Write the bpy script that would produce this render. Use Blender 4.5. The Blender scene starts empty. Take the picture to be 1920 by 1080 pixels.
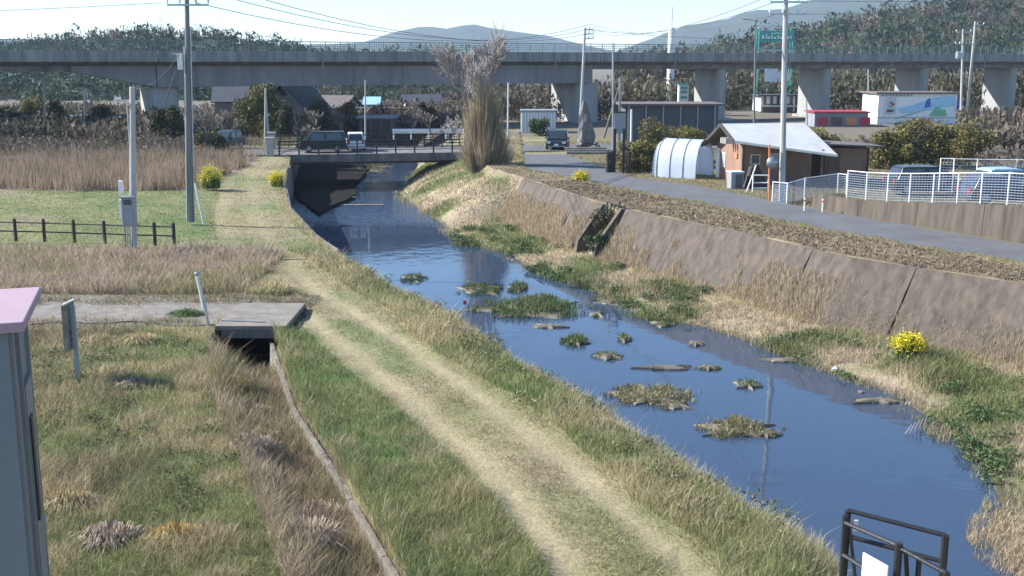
import bpy, math, random
import numpy as np
from mathutils import Vector
random.seed(7); rng=np.random.default_rng(7)
S=bpy.context.scene; C=S.collection
# ------------------------------------------------------------------ camera, sky, sun, exposure
F=2100.; PITCH=math.atan(425/F); CP,SP=math.cos(PITCH),math.sin(PITCH); CH=10.
cam=bpy.data.cameras.new('camera'); co=bpy.data.objects.new('camera',cam); C.objects.link(co)
co.location=(0,0,CH); co.rotation_euler=(math.pi/2-PITCH,0,0)
cam.sensor_width=36; cam.lens=36*F/1920; cam.clip_start=.5; cam.clip_end=12000; S.camera=co
SUN_EL=math.radians(34); SUN_AZ=math.radians(-78)      # azimuth from +Y towards +X
W=bpy.data.worlds.new('World'); S.world=W; W.use_nodes=True; wt=W.node_tree
sky=wt.nodes.new('ShaderNodeTexSky'); sky.sky_type='NISHITA'; sky.sun_disc=False
sky.sun_elevation=SUN_EL; sky.sun_rotation=SUN_AZ; sky.air_density=1.0; sky.dust_density=.15; sky.ozone_density=5.0; sky.altitude=20
wt.links.new(sky.outputs[0],wt.nodes['Background'].inputs[0]); wt.nodes['Background'].inputs[1].default_value=.108
sl=bpy.data.lights.new('sun','SUN'); sl.energy=5.0; sl.angle=math.radians(.53); sl.color=(1,.965,.91)
so=bpy.data.objects.new('sun',sl); C.objects.link(so)
sv=Vector((math.sin(SUN_AZ)*math.cos(SUN_EL),math.cos(SUN_AZ)*math.cos(SUN_EL),math.sin(SUN_EL)))
so.rotation_euler=sv.to_track_quat('Z','Y').to_euler(); so.location=(-40,20,60)
cy=S.cycles; cy.max_bounces=4; cy.diffuse_bounces=2; cy.glossy_bounces=2; cy.transmission_bounces=2; cy.volume_bounces=0; cy.transparent_max_bounces=4; cy.caustics_reflective=False; cy.caustics_refractive=False
vs=S.view_settings; vs.view_transform='Standard'; vs.look='None'; vs.exposure=1.22; vs.gamma=1; vs.use_curve_mapping=False

# ------------------------------------------------------------------ helpers
def at(x,y,z):            # ground position of a spot in the survey picture at height z
    u=540-y; dy=F*CP+u*SP; dz=-F*SP+u*CP; t=(z-CH)/dz
    return ((x-960)*t,dy*t)
def hz(y,Y):              # height at depth Y
    u=540-y; return CH+(-F*SP+u*CP)*Y/(F*CP+u*SP)
def wx(x,y,Y):
    u=540-y; return (x-960)*Y/(F*CP+u*SP)
class MB:
    def __init__(s): s.v=[]; s.f=[]
    def add(s,v,f):
        o=len(s.v); s.v+=[tuple(p) for p in v]; s.f+=[tuple(i+o for i in q) for q in f]; return s
    def box(s,c,d,rz=0):
        x,y,z=[q/2 for q in d]; ca,sa=math.cos(rz),math.sin(rz); v=[]
        for k in (-z,z):
            for a,b in ((-x,-y),(x,-y),(x,y),(-x,y)): v.append((c[0]+a*ca-b*sa,c[1]+a*sa+b*ca,c[2]+k))
        return s.add(v,[(0,3,2,1),(4,5,6,7),(0,1,5,4),(1,2,6,5),(2,3,7,6),(3,0,4,7)])
    def tube(s,p0,p1,r0,r1=None,n=8):
        r1=r0 if r1 is None else r1
        a=Vector(p0); b=Vector(p1); d=(b-a).normalized(); u=d.orthogonal().normalized(); w=d.cross(u); v=[]
        for p,r in ((a,r0),(b,r1)):
            for i in range(n):
                t=2*math.pi*i/n; v.append(p+u*(r*math.cos(t))+w*(r*math.sin(t)))
        return s.add(v,[(i,(i+1)%n,n+(i+1)%n,n+i) for i in range(n)]+[tuple(range(n))[::-1],tuple(range(n,2*n))])
    def bar(s,p0,p1,w,h):      # rectangular bar, h measured upwards
        a=Vector(p0); b=Vector(p1); d=(b-a).normalized()
        up=Vector((0,0,1)) if abs(d.z)<.95 else Vector((0,1,0))
        r=d.cross(up).normalized()*(w/2); q=r.cross(d).normalized()*(h/2); v=[]
        for p in (a,b): v+=[p-r-q,p+r-q,p+r+q,p-r+q]
        return s.add(v,[(0,1,2,3),(7,6,5,4),(0,4,5,1),(1,5,6,2),(2,6,7,3),(3,7,4,0)])
    def prism(s,poly,vec):     # polygon (3d points) extruded along vec
        n=len(poly); v=[Vector(p) for p in poly]; v+= [p+Vector(vec) for p in v]
        return s.add(v,[tuple(range(n))[::-1],tuple(range(n,2*n))]+[(i,(i+1)%n,n+(i+1)%n,n+i) for i in range(n)])
    def lathe(s,prof,n=12,c=(0,0,0)):
        v=[]; m=len(prof)
        for r,z in prof:
            for i in range(n):
                t=2*math.pi*i/n; v.append((c[0]+r*math.cos(t),c[1]+r*math.sin(t),c[2]+z))
        f=[(k*n+i,k*n+(i+1)%n,(k+1)*n+(i+1)%n,(k+1)*n+i) for k in range(m-1) for i in range(n)]
        return s.add(v,f+[tuple(range(n))[::-1],tuple(range((m-1)*n,m*n))])
    def build(s,name,m,parent=None,smooth=False,bevel=0):
        me=bpy.data.meshes.new(name); me.from_pydata([tuple(p) for p in s.v],[],s.f); me.materials.append(m)
        if smooth: me.polygons.foreach_set('use_smooth',[True]*len(me.polygons))
        o=bpy.data.objects.new(name,me); C.objects.link(o); o.parent=parent
        if bevel:
            b=o.modifiers.new('bevel','BEVEL'); b.width=bevel; b.segments=2; b.limit_method='ANGLE'
        return o
def tag(o,label=None,cat=None,group=None,kind=None):
    if label: o['label']=label
    if cat: o['category']=cat
    if group: o['group']=group
    if kind: o['kind']=kind
    return o
def thing(name,label,cat,loc=(0,0,0),rz=0,group=None):
    o=bpy.data.objects.new(name,None); o.empty_display_size=.2; C.objects.link(o); o.location=loc; o.rotation_euler=(0,0,rz)
    return tag(o,label,cat,group)
def share(src,loc,parent,rz=0):     # another piece with the same mesh
    o=src.copy(); C.objects.link(o); o.parent=parent; o.location=loc; o.rotation_euler=(0,0,rz); return o
def polymesh(name,P,col,m,parent=None,kind=None):
    n,k=P.shape[:2]; me=bpy.data.meshes.new(name)
    me.vertices.add(n*k); me.vertices.foreach_set('co',P.reshape(-1).astype(np.float32))
    me.loops.add(n*k); me.loops.foreach_set('vertex_index',np.arange(n*k,dtype=np.int32))
    me.polygons.add(n); me.polygons.foreach_set('loop_start',np.arange(0,n*k,k,dtype=np.int32))
    a=me.attributes.new('Col','FLOAT_COLOR','POINT'); c4=np.ones((n*k,4),np.float32); c4[:,:3]=np.repeat(col,k,0)
    a.data.foreach_set('color',c4.reshape(-1)); me.materials.append(m); me.update(calc_edges=True)
    o=bpy.data.objects.new(name,me); C.objects.link(o); o.parent=parent
    if kind: o['kind']=kind
    return o
NT=np.random.default_rng(99).random((512,512))
def vn(x,y,s,seed=0):
    x=np.asarray(x,float)/s; y=np.asarray(y,float)/s; i=np.floor(x); j=np.floor(y); u=x-i; v=y-j; u=u*u*(3-2*u); v=v*v*(3-2*v)
    i=i.astype(np.int32)+seed*37; j=j.astype(np.int32)+seed*91; i0=i&511; i1=(i+1)&511; j0=j&511; j1=(j+1)&511
    a=NT[i0,j0]; b=NT[i0,j1]; a=a+(NT[i1,j0]-a)*u; b=b+(NT[i1,j1]-b)*u
    return a+(b-a)*v
def fb(x,y,s,seed=0): return .55*vn(x,y,s,seed)+.3*vn(x,y,s/2.3,seed+1)+.15*vn(x,y,s/5.1,seed+2)

# ------------------------------------------------------------------ materials
M={}
def mat(n,c,rough=.8,metal=0,var=.25,scale=3.,bump=.15,streak=0,c2=None,spec=.5,fine=25.):
    m=bpy.data.materials.new(n); m.use_nodes=True; t=m.node_tree; N=t.nodes; L=t.links; b=N['Principled BSDF']
    b.inputs['Roughness'].default_value=rough; b.inputs['Metallic'].default_value=metal; b.inputs['Specular IOR Level'].default_value=spec
    tc=N.new('ShaderNodeTexCoord'); mp=N.new('ShaderNodeMapping'); L.new(tc.outputs['Object'],mp.inputs[0])
    if streak: mp.inputs['Scale'].default_value=(1,1,1/streak)
    no=N.new('ShaderNodeTexNoise'); no.inputs['Scale'].default_value=scale; no.inputs['Detail'].default_value=7; no.inputs['Roughness'].default_value=.65
    L.new(mp.outputs[0],no.inputs[0]); r=N.new('ShaderNodeValToRGB'); L.new(no.outputs[0],r.inputs[0])
    c2=c2 or tuple(q*(1-var) for q in c); lo=tuple(q for q in c2); hi=tuple(min(1,q*(1+var*.5)) for q in c)
    r.color_ramp.elements[0].position=.32; r.color_ramp.elements[1].position=.68
    r.color_ramp.elements[0].color=(*lo,1); r.color_ramp.elements[1].color=(*hi,1)
    L.new(r.outputs[0],b.inputs['Base Color'])
    if bump:
        n2=N.new('ShaderNodeTexNoise'); n2.inputs['Scale'].default_value=fine; n2.inputs['Detail'].default_value=5; L.new(tc.outputs['Object'],n2.inputs[0])
        bp=N.new('ShaderNodeBump'); bp.inputs['Strength'].default_value=bump; bp.inputs['Distance'].default_value=.03
        L.new(n2.outputs[0],bp.inputs['Height']); L.new(bp.outputs[0],b.inputs['Normal'])
    M[n]=m; return m
def attrmat(n,trans=.25,rough=.7,fine=0,amp=.5,bump=0):
    m=bpy.data.materials.new(n); m.use_nodes=True; t=m.node_tree; N=t.nodes; L=t.links; b=N['Principled BSDF']
    b.inputs['Roughness'].default_value=rough; b.inputs['Specular IOR Level'].default_value=.25
    a=N.new('ShaderNodeAttribute'); a.attribute_name='Col'; src=a.outputs['Color']
    if fine:
        tc=N.new('ShaderNodeTexCoord'); no=N.new('ShaderNodeTexNoise'); no.inputs['Scale'].default_value=fine; no.inputs['Detail'].default_value=8; no.inputs['Roughness'].default_value=.7
        L.new(tc.outputs['Object'],no.inputs[0]); mr=N.new('ShaderNodeMapRange'); L.new(no.outputs[0],mr.inputs[0])
        mr.inputs[1].default_value=.3; mr.inputs[2].default_value=.7; mr.inputs[3].default_value=1-amp; mr.inputs[4].default_value=1+amp
        mx=N.new('ShaderNodeVectorMath'); mx.operation='SCALE'; L.new(src,mx.inputs[0]); L.new(mr.outputs[0],mx.inputs['Scale']); src=mx.outputs[0]
        if bump:
            bp=N.new('ShaderNodeBump'); bp.inputs['Strength'].default_value=bump; bp.inputs['Distance'].default_value=.08
            L.new(no.outputs[0],bp.inputs['Height']); L.new(bp.outputs[0],b.inputs['Normal'])
    L.new(src,b.inputs['Base Color'])
    if trans:
        tr=N.new('ShaderNodeBsdfTranslucent'); L.new(src,tr.inputs[0]); ms=N.new('ShaderNodeMixShader'); ms.inputs[0].default_value=trans
        L.new(b.outputs[0],ms.inputs[1]); L.new(tr.outputs[0],ms.inputs[2]); L.new(ms.outputs[0],N['Material Output'].inputs[0])
    M[n]=m; return m
attrmat('blade',.3); attrmat('leaf',.25); attrmat('soil',0,.95,14,.35,.5); attrmat('wood_mass',0,.9,.15,.3)
attrmat('rock_col',0,.9,6,.3,.4)
mat('concrete',(.36,.35,.33),.9,var=.3,scale=1.2,bump=.3)
mat('wall_concrete',(.105,.084,.066),.95,var=.4,scale=3.2,bump=.35,streak=9,c2=(.05,.041,.033))
mat('old_kerb',(.20,.18,.155),.95,var=.5,scale=2.6,bump=.6,c2=(.09,.08,.065)); mat('old_concrete',(.25,.235,.21),.95,var=.5,scale=2.2,bump=.6,c2=(.11,.10,.085))
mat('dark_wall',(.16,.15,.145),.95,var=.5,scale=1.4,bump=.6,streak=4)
mat('viaduct_concrete',(.245,.24,.235),.9,var=.5,scale=.9,bump=.25,streak=7)
mat('girder_steel',(.22,.215,.23),.7,var=.3,scale=.5,bump=.1,streak=5)
mat('pier_concrete',(.34,.34,.34),.9,var=.2,scale=.5,bump=.1,streak=4)
mat('fence_green',(.10,.17,.17),.5,metal=.2,var=.15)
mat('pole_concrete',(.40,.40,.39),.85,var=.25,scale=2,bump=.15,streak=6)
mat('dark_pole',(.16,.165,.165),.7,var=.3,streak=5)
mat('steel_galv',(.42,.44,.46),.45,metal=.6,var=.2,scale=6)
mat('steel_grey',(.27,.29,.32),.6,metal=.1,var=.15,scale=1.5,streak=3)
mat('black_steel',(.018,.018,.022),.45,var=.3,scale=8)
mat('white_paint',(.78,.78,.78),.55,var=.12,scale=2)
mat('offwhite',(.62,.62,.58),.7,var=.2,scale=1.4,streak=3)
mat('pink_white',(.80,.66,.70),.6,var=.06,scale=3,bump=0)
mat('asphalt',(.105,.108,.115),.95,var=.25,scale=.6,bump=.5,fine=60)
mat('gravel',(.215,.19,.16),.95,var=.35,scale=2.5,bump=.7,fine=40)
mat('roof_white',(.47,.47,.46),.6,var=.15,scale=1.1)
mat('tan_wall',(.25,.15,.105),.9,var=.2,scale=1.5,streak=3)
mat('brown_wood',(.15,.10,.075),.85,var=.35,scale=4,streak=5)
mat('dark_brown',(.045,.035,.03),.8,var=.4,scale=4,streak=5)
mat('rust',(.12,.07,.045),.9,var=.5,scale=8)
mat('slate_roof',(.06,.065,.08),.7,var=.3,scale=2)
mat('brown_roof',(.14,.115,.105),.8,var=.3,scale=2)
mat('grey_wall',(.22,.235,.26),.85,var=.15,scale=.8,streak=3)
mat('dark_grey_wall',(.085,.09,.10),.85,var=.25,scale=.8,streak=4)
mat('lamp_glass',(.75,.78,.8),.15,var=.05,bump=0)
mat('red_lens',(.35,.02,.02),.3,var=.05,bump=0)
mat('tyre',(.02,.02,.02),.85,var=.2)
mat('rim',(.35,.36,.37),.4,metal=.7,var=.1)
mat('car_black',(.012,.013,.016),.2,var=.05,bump=0); mat('car_white',(.72,.73,.74),.25,var=.04,bump=0)
mat('car_blue',(.32,.48,.62),.25,var=.05,bump=0); mat('car_grey',(.05,.055,.065),.25,var=.05,bump=0)
mat('glass',(.03,.04,.05),.06,var=.1,bump=0,spec=.8)
mat('window_light',(.30,.36,.42),.2,var=.2,scale=2,bump=0)
mat('red_paint',(.45,.03,.05),.5,var=.15); mat('orange_paint',(.62,.22,.08),.55,var=.15)
mat('teal_paint',(.05,.30,.26),.5,var=.2); mat('sky_paint',(.35,.60,.78),.6,var=.15); mat('green_paint',(.18,.48,.28),.6,var=.2)
mat('blue_paint',(.06,.12,.45),.5,var=.2); mat('yellow_paint',(.70,.58,.08),.6,var=.1)
mat('sign_green',(.02,.30,.20),.45,var=.08,bump=0)
mat('stone',(.17,.165,.165),.9,var=.45,scale=2.2,bump=.8,fine=7)
mat('bark',(.17,.145,.12),.9,var=.4,scale=5,streak=4); mat('pale_bark',(.31,.28,.265),.85,var=.35,scale=5,streak=4)
mat('wire_pale',(.27,.32,.42),.5,var=.1,bump=0); mat('wire',(.07,.07,.08),.6,var=.05,bump=0)
mat('pink_roof',(.36,.25,.28),.6,var=.1,scale=1.5,bump=.05)
mat('shed_steel',(.155,.18,.21),.5,var=.12,scale=.8,bump=.05,streak=4)
mat('shed_side',(.19,.19,.195),.5,var=.12,scale=.8,bump=.05,streak=4)
mat('mountain_soil',(.03,.045,.03),.95,var=.4,scale=.02,bump=0)
# plastic film and water
m=bpy.data.materials.new('film'); m.use_nodes=True; t=m.node_tree; b=t.nodes['Principled BSDF']; b.inputs['Base Color'].default_value=(.66,.72,.80,1); b.inputs['Roughness'].default_value=.35
tr=t.nodes.new('ShaderNodeBsdfTranslucent'); tr.inputs[0].default_value=(.7,.76,.85,1); ms=t.nodes.new('ShaderNodeMixShader'); ms.inputs[0].default_value=.4
no=t.nodes.new('ShaderNodeTexNoise'); no.inputs['Scale'].default_value=3; bp=t.nodes.new('ShaderNodeBump'); bp.inputs['Strength'].default_value=.5; bp.inputs['Distance'].default_value=.05
t.links.new(no.outputs[0],bp.inputs['Height']); t.links.new(bp.outputs[0],b.inputs['Normal'])
t.links.new(b.outputs[0],ms.inputs[1]); t.links.new(tr.outputs[0],ms.inputs[2]); t.links.new(ms.outputs[0],t.nodes['Material Output'].inputs[0]); M['film']=m
m=bpy.data.materials.new('water'); m.use_nodes=True; t=m.node_tree; b=t.nodes['Principled BSDF']
b.inputs['Base Color'].default_value=(.034,.054,.092,1); b.inputs['Roughness'].default_value=.03; b.inputs['IOR'].default_value=1.4
tc=t.nodes.new('ShaderNodeTexCoord'); no=t.nodes.new('ShaderNodeTexNoise'); no.inputs['Scale'].default_value=1.1; no.inputs['Detail'].default_value=3
n2=t.nodes.new('ShaderNodeTexNoise'); n2.inputs['Scale'].default_value=.12; n2.inputs['Detail'].default_value=2
mu=t.nodes.new('ShaderNodeMath'); mu.operation='MULTIPLY'; bp=t.nodes.new('ShaderNodeBump'); bp.inputs['Strength'].default_value=.4; bp.inputs['Distance'].default_value=.04
t.links.new(tc.outputs['Object'],no.inputs[0]); t.links.new(tc.outputs['Object'],n2.inputs[0]); t.links.new(no.outputs[0],mu.inputs[0]); cr=t.nodes.new('ShaderNodeMapRange'); cr.inputs[1].default_value=.42; cr.inputs[2].default_value=.68; cr.inputs[3].default_value=.12; cr.inputs[4].default_value=1.; t.links.new(n2.outputs[0],cr.inputs[0]); t.links.new(cr.outputs[0],mu.inputs[1])
sp_=t.nodes.new('ShaderNodeSeparateXYZ'); t.links.new(tc.outputs['Object'],sp_.inputs[0]); rf_=t.nodes.new('ShaderNodeMapRange'); t.links.new(sp_.outputs['Y'],rf_.inputs[0])
rf_.inputs[1].default_value=67.5; rf_.inputs[2].default_value=75; rf_.inputs[3].default_value=0; rf_.inputs[4].default_value=1     # riffle below the weir
rp_=t.nodes.new('ShaderNodeTexNoise'); rp_.inputs['Scale'].default_value=3.2; rp_.inputs['Detail'].default_value=2; mp_=t.nodes.new('ShaderNodeMapping'); mp_.inputs['Scale'].default_value=(.6,1.3,1); t.links.new(tc.outputs['Object'],mp_.inputs[0]); t.links.new(mp_.outputs[0],rp_.inputs[0])
m3=t.nodes.new('ShaderNodeMath'); m3.operation='MULTIPLY'; t.links.new(rp_.outputs[0],m3.inputs[0]); t.links.new(rf_.outputs[0],m3.inputs[1]); m4=t.nodes.new('ShaderNodeMath'); m4.operation='MULTIPLY_ADD'; t.links.new(m3.outputs[0],m4.inputs[0]); m4.inputs[1].default_value=4.; t.links.new(mu.outputs[0],m4.inputs[2])
t.links.new(m4.outputs[0],bp.inputs['Height']); t.links.new(bp.outputs[0],b.inputs['Normal']); M['water']=m

# ------------------------------------------------------------------ the lie of the land: curves X(Y)
def curve(pts,ext=()):
    p=sorted(list(pts)+list(ext),key=lambda q:q[1]); ys=np.array([q[1] for q in p]); xs=np.array([q[0] for q in p])
    return lambda Y:np.interp(Y,ys,xs)
GL=2.35
lip=curve([at(x,y,2.55) for x,y in ((545,297),(532,330),(542,380),(590,430),(650,470),(740,520),(800,542),(850,570),(900,602),(960,640),(1060,695),(1160,760),(1250,815),(1330,862),(1400,905),(1480,950),(1560,995),(1600,1070))],[(-26,145),(8.2,10),(8.4,2)])
xw=curve([(-12,145),(-9.2,110),(-8.7,91),(-8.4,84),(-4.3,69.6),(-2.7,61.3),(-.2,59.0),(1.3,52.6),(4.0,48.8),(5.2,43.4),(7.3,42),(9.2,38.8),(10.5,35.3),(11.8,33),(12.0,29.9),(11.9,26.6),(11.3,24.2),(10.2,22.7),(10.0,21),(11,16),(12,8)])
xt=curve([(-8,145),(-5,110),(-3.4,91),(-2.9,84),(-1.2,76),(.7,70.1),(4.2,58.4),(5.8,54.8),(9.9,47),(12.7,41.1),(16.8,36),(22,28),(28,18),(33,8)])
rn=curve([(.9,76.2),(6.9,63.2),(9.5,58.3),(13.8,47.8),(18.5,40),(25,30),(34,16),(40,6)])
rf=curve([(4.4,88),(7.7,70.8),(10.9,66),(15.6,54),(20.6,44.2),(28,33),(38,18),(44,6)])
xd=curve([(-6.8,31.2),(-4.9,24.6),(-3.3,20.5),(-1.8,16.4),(0.2,11),(3,3)])      # right edge of the ditch
RL=curve([at(x,y,2.4) for x,y in ((430,320),(415,400),(440,470),(505,540),(560,584),(600,612),(700,690),(830,800),(960,920),(1060,1060))])
RR=curve([at(x,y,2.4) for x,y in ((470,320),(476,400),(505,450),(545,500),(585,538),(640,570),(760,640),(920,760),(1080,880),(1300,1060))])
ML=curve([at(x,y,2.4) for x,y in ((425,310),(400,400),(410,470),(500,545),(555,600),(650,690),(775,790),(895,900),(985,1000),(1030,1070))])
def sstep(a,b,x):
    t=np.clip((x-a)/(b-a),0,1); return t*t*(3-2*t)
def wallz(Y): return 2.8-.35*sstep(70,78,Y)
def gz(X,Y):
    X=np.asarray(X,float); Y=np.asarray(Y,float); l=lip(Y); t=xt(Y); w=xw(Y)
    near=sstep(140,110,Y)
    base=GL+.22*sstep(14,34,l-X)+(fb(X,Y,3.1,5)-.5)*.16*near+(fb(X,Y,.9,9)-.5)*.10*near
    d=xd(Y)-X                                   # ditch
    dd=sstep(-.02,.12,d)*sstep(1.9,.75,d)*sstep(31.3,31.15,Y)
    left=base-1.2*dd*(.42+.58*sstep(28.2,30,Y))
    rut=np.exp(-((X-RL(Y))/.3)**2)+np.exp(-((X-RR(Y))/.3)**2); left=left-.03*rut*sstep(42,38,Y)
    left=left-.25*sstep(.9,0,l-X)*sstep(50,44,Y)
    cr=sstep(84,88,Y); left=left*(1-cr)+cr*(2.74+(fb(X,Y,3.1,5)-.5)*.08)
    left=np.where((abs(X+7.5)<.98)&(Y>31.2)&(Y<34.2),np.minimum(left,.7),left)
    right=2.74+(fb(X,Y,3.,15)-.5)*.08
    lot=sstep(.9,1.3,(X-rf(Y)))*sstep(57,55,Y)    # raised lot behind the low wall
    right=right+lot*(.55+1.0*sstep(54,44,Y))
    right=np.where(X<rn(Y),right+.12+(fb(X,Y,.8,21)-.5)*.16,right)
    # channel
    b=t-1.9*sstep(78,68,Y)
    zb=.45*np.ones_like(Y)
    ber=np.where(X<w,-.5*sstep(0,1.2,w-X),.02+(zb-.02)*np.clip((X-w)/np.maximum(b-w,.3),0,1)**.7+(fb(X,Y,1.6,31)-.5)*.25*sstep(0,.6,X-w))
    slope=zb+(wallz(Y)-.12-zb)*np.clip((X-b-.75)/np.maximum(t-b-.75,.02),0,1)
    far=np.clip((X-w)/np.maximum(t-w,.1),0,1); slope2=.02+(2.5-.02)*far**.8
    ch=np.where(X>b,slope,ber); k=sstep(69.6,70.6,Y); ch=np.where(X>w,ch*(1-k)+slope2*k,ch)
    z=np.where(X<=l,left,np.where(X>=t,right,ch))
    z=np.where(Y>142,2.45,z)
    return z
# ground sheet: rows in Y, columns tied to lip and right wall
rows=list(np.arange(4,14,1.))+list(np.arange(14,60,.3))+list(np.arange(60,100,.6))+list(np.arange(100,141.9,2))+[141.9,142.05,160,190,240,320,450,700,1000,1500,2200,3000,3800]
offs=[0,.08,.25]+list(np.arange(.5,17,.25))+list(np.arange(17,44,1.))+[46,50,56,64,76,95,130,180,260,400,700,1200,2000,3000]
verts=[];cols=[];nL=len(offs)
def rowpts(Y):
    Yc=min(Y,142); l=float(lip(Yc)); t=float(xt(Yc)); w=float(xw(Yc)); b=t-1.9
    xs=[l-o for o in offs[::-1]]+[l+.03]
    xs+=list(np.linspace(l+.03,w,13)[1:])+list(np.linspace(w,max(b,w+.2),12)[1:])+list(np.linspace(max(b,w+.2),t,5)[1:])
    xs+=[t+o for o in offs[1:]]
    return xs
grid=[]
for Y in rows: grid.append([(x,Y) for x in rowpts(Y)])
G=np.array(grid); nr,nc=G.shape[:2]; GX,GY=G[...,0],G[...,1]; GZ=gz(GX,GY)
GZ[:,nL]=np.where(GY[:,nL]<142,-.5,GZ[:,nL])
STRAW=np.array((.49,.405,.245)); PINKST=np.array((.43,.34,.255)); OLIVE=np.array((.235,.23,.10)); GREEN=np.array((.095,.16,.045)); DKG=np.array((.055,.10,.03)); BROWN=np.array((.15,.11,.075)); MUD=np.array((.12,.098,.072))
def mix(a,b,t): t=np.asarray(t)[...,None]; return a*(1-t)+b*t
def zones(X,Y):
    """colour, height, density factor of the plant cover"""
    l=lip(Y); n1=fb(X,Y,2.4,41); n2=fb(X,Y,.9,47); n3=fb(X,Y,6.,53)
    col=mix(OLIVE,STRAW,np.clip(n1*1.4-.35,0,1)); h=np.full(X.shape,.12); den=np.ones(X.shape)
    L=X<=l
    # rough long grass left of the ditch
    r=L&(X<xd(Y)-1.2)&(Y<31.6)
    c=mix(mix(GREEN*1.2,OLIVE*1.1,np.clip(.35+.7*n2,0,1)),BROWN*1.5,np.clip((n1-.45)*2.2,0,.85)); c=mix(c,STRAW*.95,np.clip((n2-.45)*3.2,0,.8)); col[r]=c[r]; h[r]=(.08+.34*n2*n1+.06*n1)[r]
    di=L&(X>=xd(Y)-1.9)&(X<xd(Y))&(Y<31.2); c=mix(mix(PINKST*.95,STRAW*.9,n1),mix(BROWN*1.2,OLIVE,n1),np.clip(n2*2-.6,0,1)); col[di]=c[di]; h[di]=(.15+.5*n2*n1+.12*n3)[di]*np.where(Y[di]>29.3,.4,1); den[di]=np.where(Y[di]>29.3,.3,1.35)
    lush=L&(X>=xd(Y))&(X<ML(Y)+.1)&(Y<31.5); c=mix(mix(GREEN*1.25,OLIVE*1.2,np.clip(n1*2-.7,0,1)),STRAW,np.clip((n2-.5)*2.2,0,.6)); col[lush]=c[lush]; h[lush]=(.08+.22*n1*n2+.05*n1)[lush]+.24*(np.exp(-((X-xd(Y))/.35)**2)*np.clip(n3*2.4-.6,0,1))[lush]; den[lush]=1.05
    mow=L&(X>=ML(Y)); dr=np.minimum(abs(X-RL(Y)),abs(X-RR(Y)))
    c=mix(OLIVE*1.1,STRAW*.85,np.clip(n1*1.6-.5,0,.8)); c=mix(c,STRAW*.9,sstep(38,55,Y)*(.25+.4*n3)); rs=np.exp(-(dr/(.33+.004*Y))**2)*(.45+.55*sstep(46,34,Y)); c=mix(c,STRAW*1.0,np.clip(rs*(.1+1.0*n2),0,.7)); c=mix(c,GREEN*1.4,np.clip((n3-.45)*3,0,.6)*(1-rs))
    col[mow]=c[mow]; h[mow]=(.03+.11*n2*(1-rs))[mow]; den[mow]=.8
    ve=L&(l-X<1.7+.8*n3)&(Y<46); c=mix(mix(GREEN*1.25,OLIVE*1.35,n2),STRAW,np.clip(n1*2-.55,0,1)); c=mix(c,STRAW*1.05,sstep(.7,.1,l-X)*.6); col[ve]=c[ve]; h[ve]=(.14+.22*n1)[ve]; den[ve]=1.1
    ve2=L&(l-X<.6)&(Y>=46); col[ve2]=mix(OLIVE,STRAW,n1)[ve2]; h[ve2]=.15
    gp=L&(Y>31.8)&(Y<36.2+.8*n1)&(X<-6.3); col[gp]=mix(OLIVE,BROWN*1.4,n1)[gp]; eg=np.exp(-((Y-32.4)/.45)**2)+np.exp(-((Y-35.4)/.6)**2); h[gp]=.05+.1*n2[gp]+.1*eg[gp]*n2[gp]; den[gp]=.15+.9*sstep(.46,.66,n1)[gp]+.7*eg[gp]
    dt=L&(Y>=36.2+.8*n1)&(Y<45.2)&(X<-9.8+1.2*n1); c=mix(PINKST,OLIVE*1.2,np.clip((n1-.5)*3,0,.8)); col[dt]=c[dt]; h[dt]=(.2+.38*n2)[dt]; den[dt]=1.1
    tu=L&(Y>=36.5)&(Y<43)&(X>=-9.8+1.2*n1)&(X<ML(Y)+.5); c=mix(STRAW,GREEN*1.3,np.clip((n2-.42)*3,0,.9)); col[tu]=c[tu]; h[tu]=(.14+.2*n2)[tu]
    fi=L&(Y>=45.2)&(Y<66.5+2*n1)&(X<ML(Y)-.2); c=mix(GREEN*1.3,OLIVE*1.25,np.clip(n1*1.5-.2,0,1)); c=mix(c,PINKST,np.clip((n3-.62)*3,0,.5)); col[fi]=c[fi]; h[fi]=(.05+.05*n2)[fi]; den[fi]=.9
    re=L&(Y>=66.5+2*n1)&(Y<88)&(X<-19.6); c=mix(PINKST*.85,BROWN*1.1,np.clip(n2*1.8-.5,0,.9)); c=c*1.12; col[re]=c[re]; h[re]=(.35+.55*n3+.9*n2*n2)[re]; den[re]=(.25+.8*sstep(.3,.55,n2))[re]
    re2=L&(Y>=88)&(Y<104)&(X<-19); c=mix(PINKST*.7,OLIVE*.7,n1); col[re2]=c[re2]; h[re2]=(.3+.6*n1)[re2]
    R=X>=xt(Y)
    st=R&(X<rn(Y)); c=mix(STRAW*.72,BROWN*1.3,np.clip(n2*1.5-.2,0,1)); edge=sstep(.9,.2,rn(Y)-X); c=mix(c,np.array((.27,.25,.07)),edge*.7); col[st]=c[st]; h[st]=(.07+.12*n2)[st]; den[st]=(.7+.4*edge)[st]
    rg=R&(X>=rf(Y)); c=mix(BROWN*1.3,OLIVE,n1); col[rg]=c[rg]; h[rg]=.12; den[rg]=.5
    rd=R&(X>=rn(Y)-.05)&(X<rf(Y)+.05)&(Y<90); den[rd]=0
    B=(~L)&(~R); w=xw(Y)
    g=np.clip((fb(X,Y,2.8,61)-.36)*4,0,1); c=mix(mix(STRAW*1.0,PINKST,n2),mix(GREEN*1.15,OLIVE,n2),g); c=mix(c,STRAW*1.02,sstep(.0,1.,X-(xt(Y)-2.6))*sstep(72,66,Y)*.8)
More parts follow.
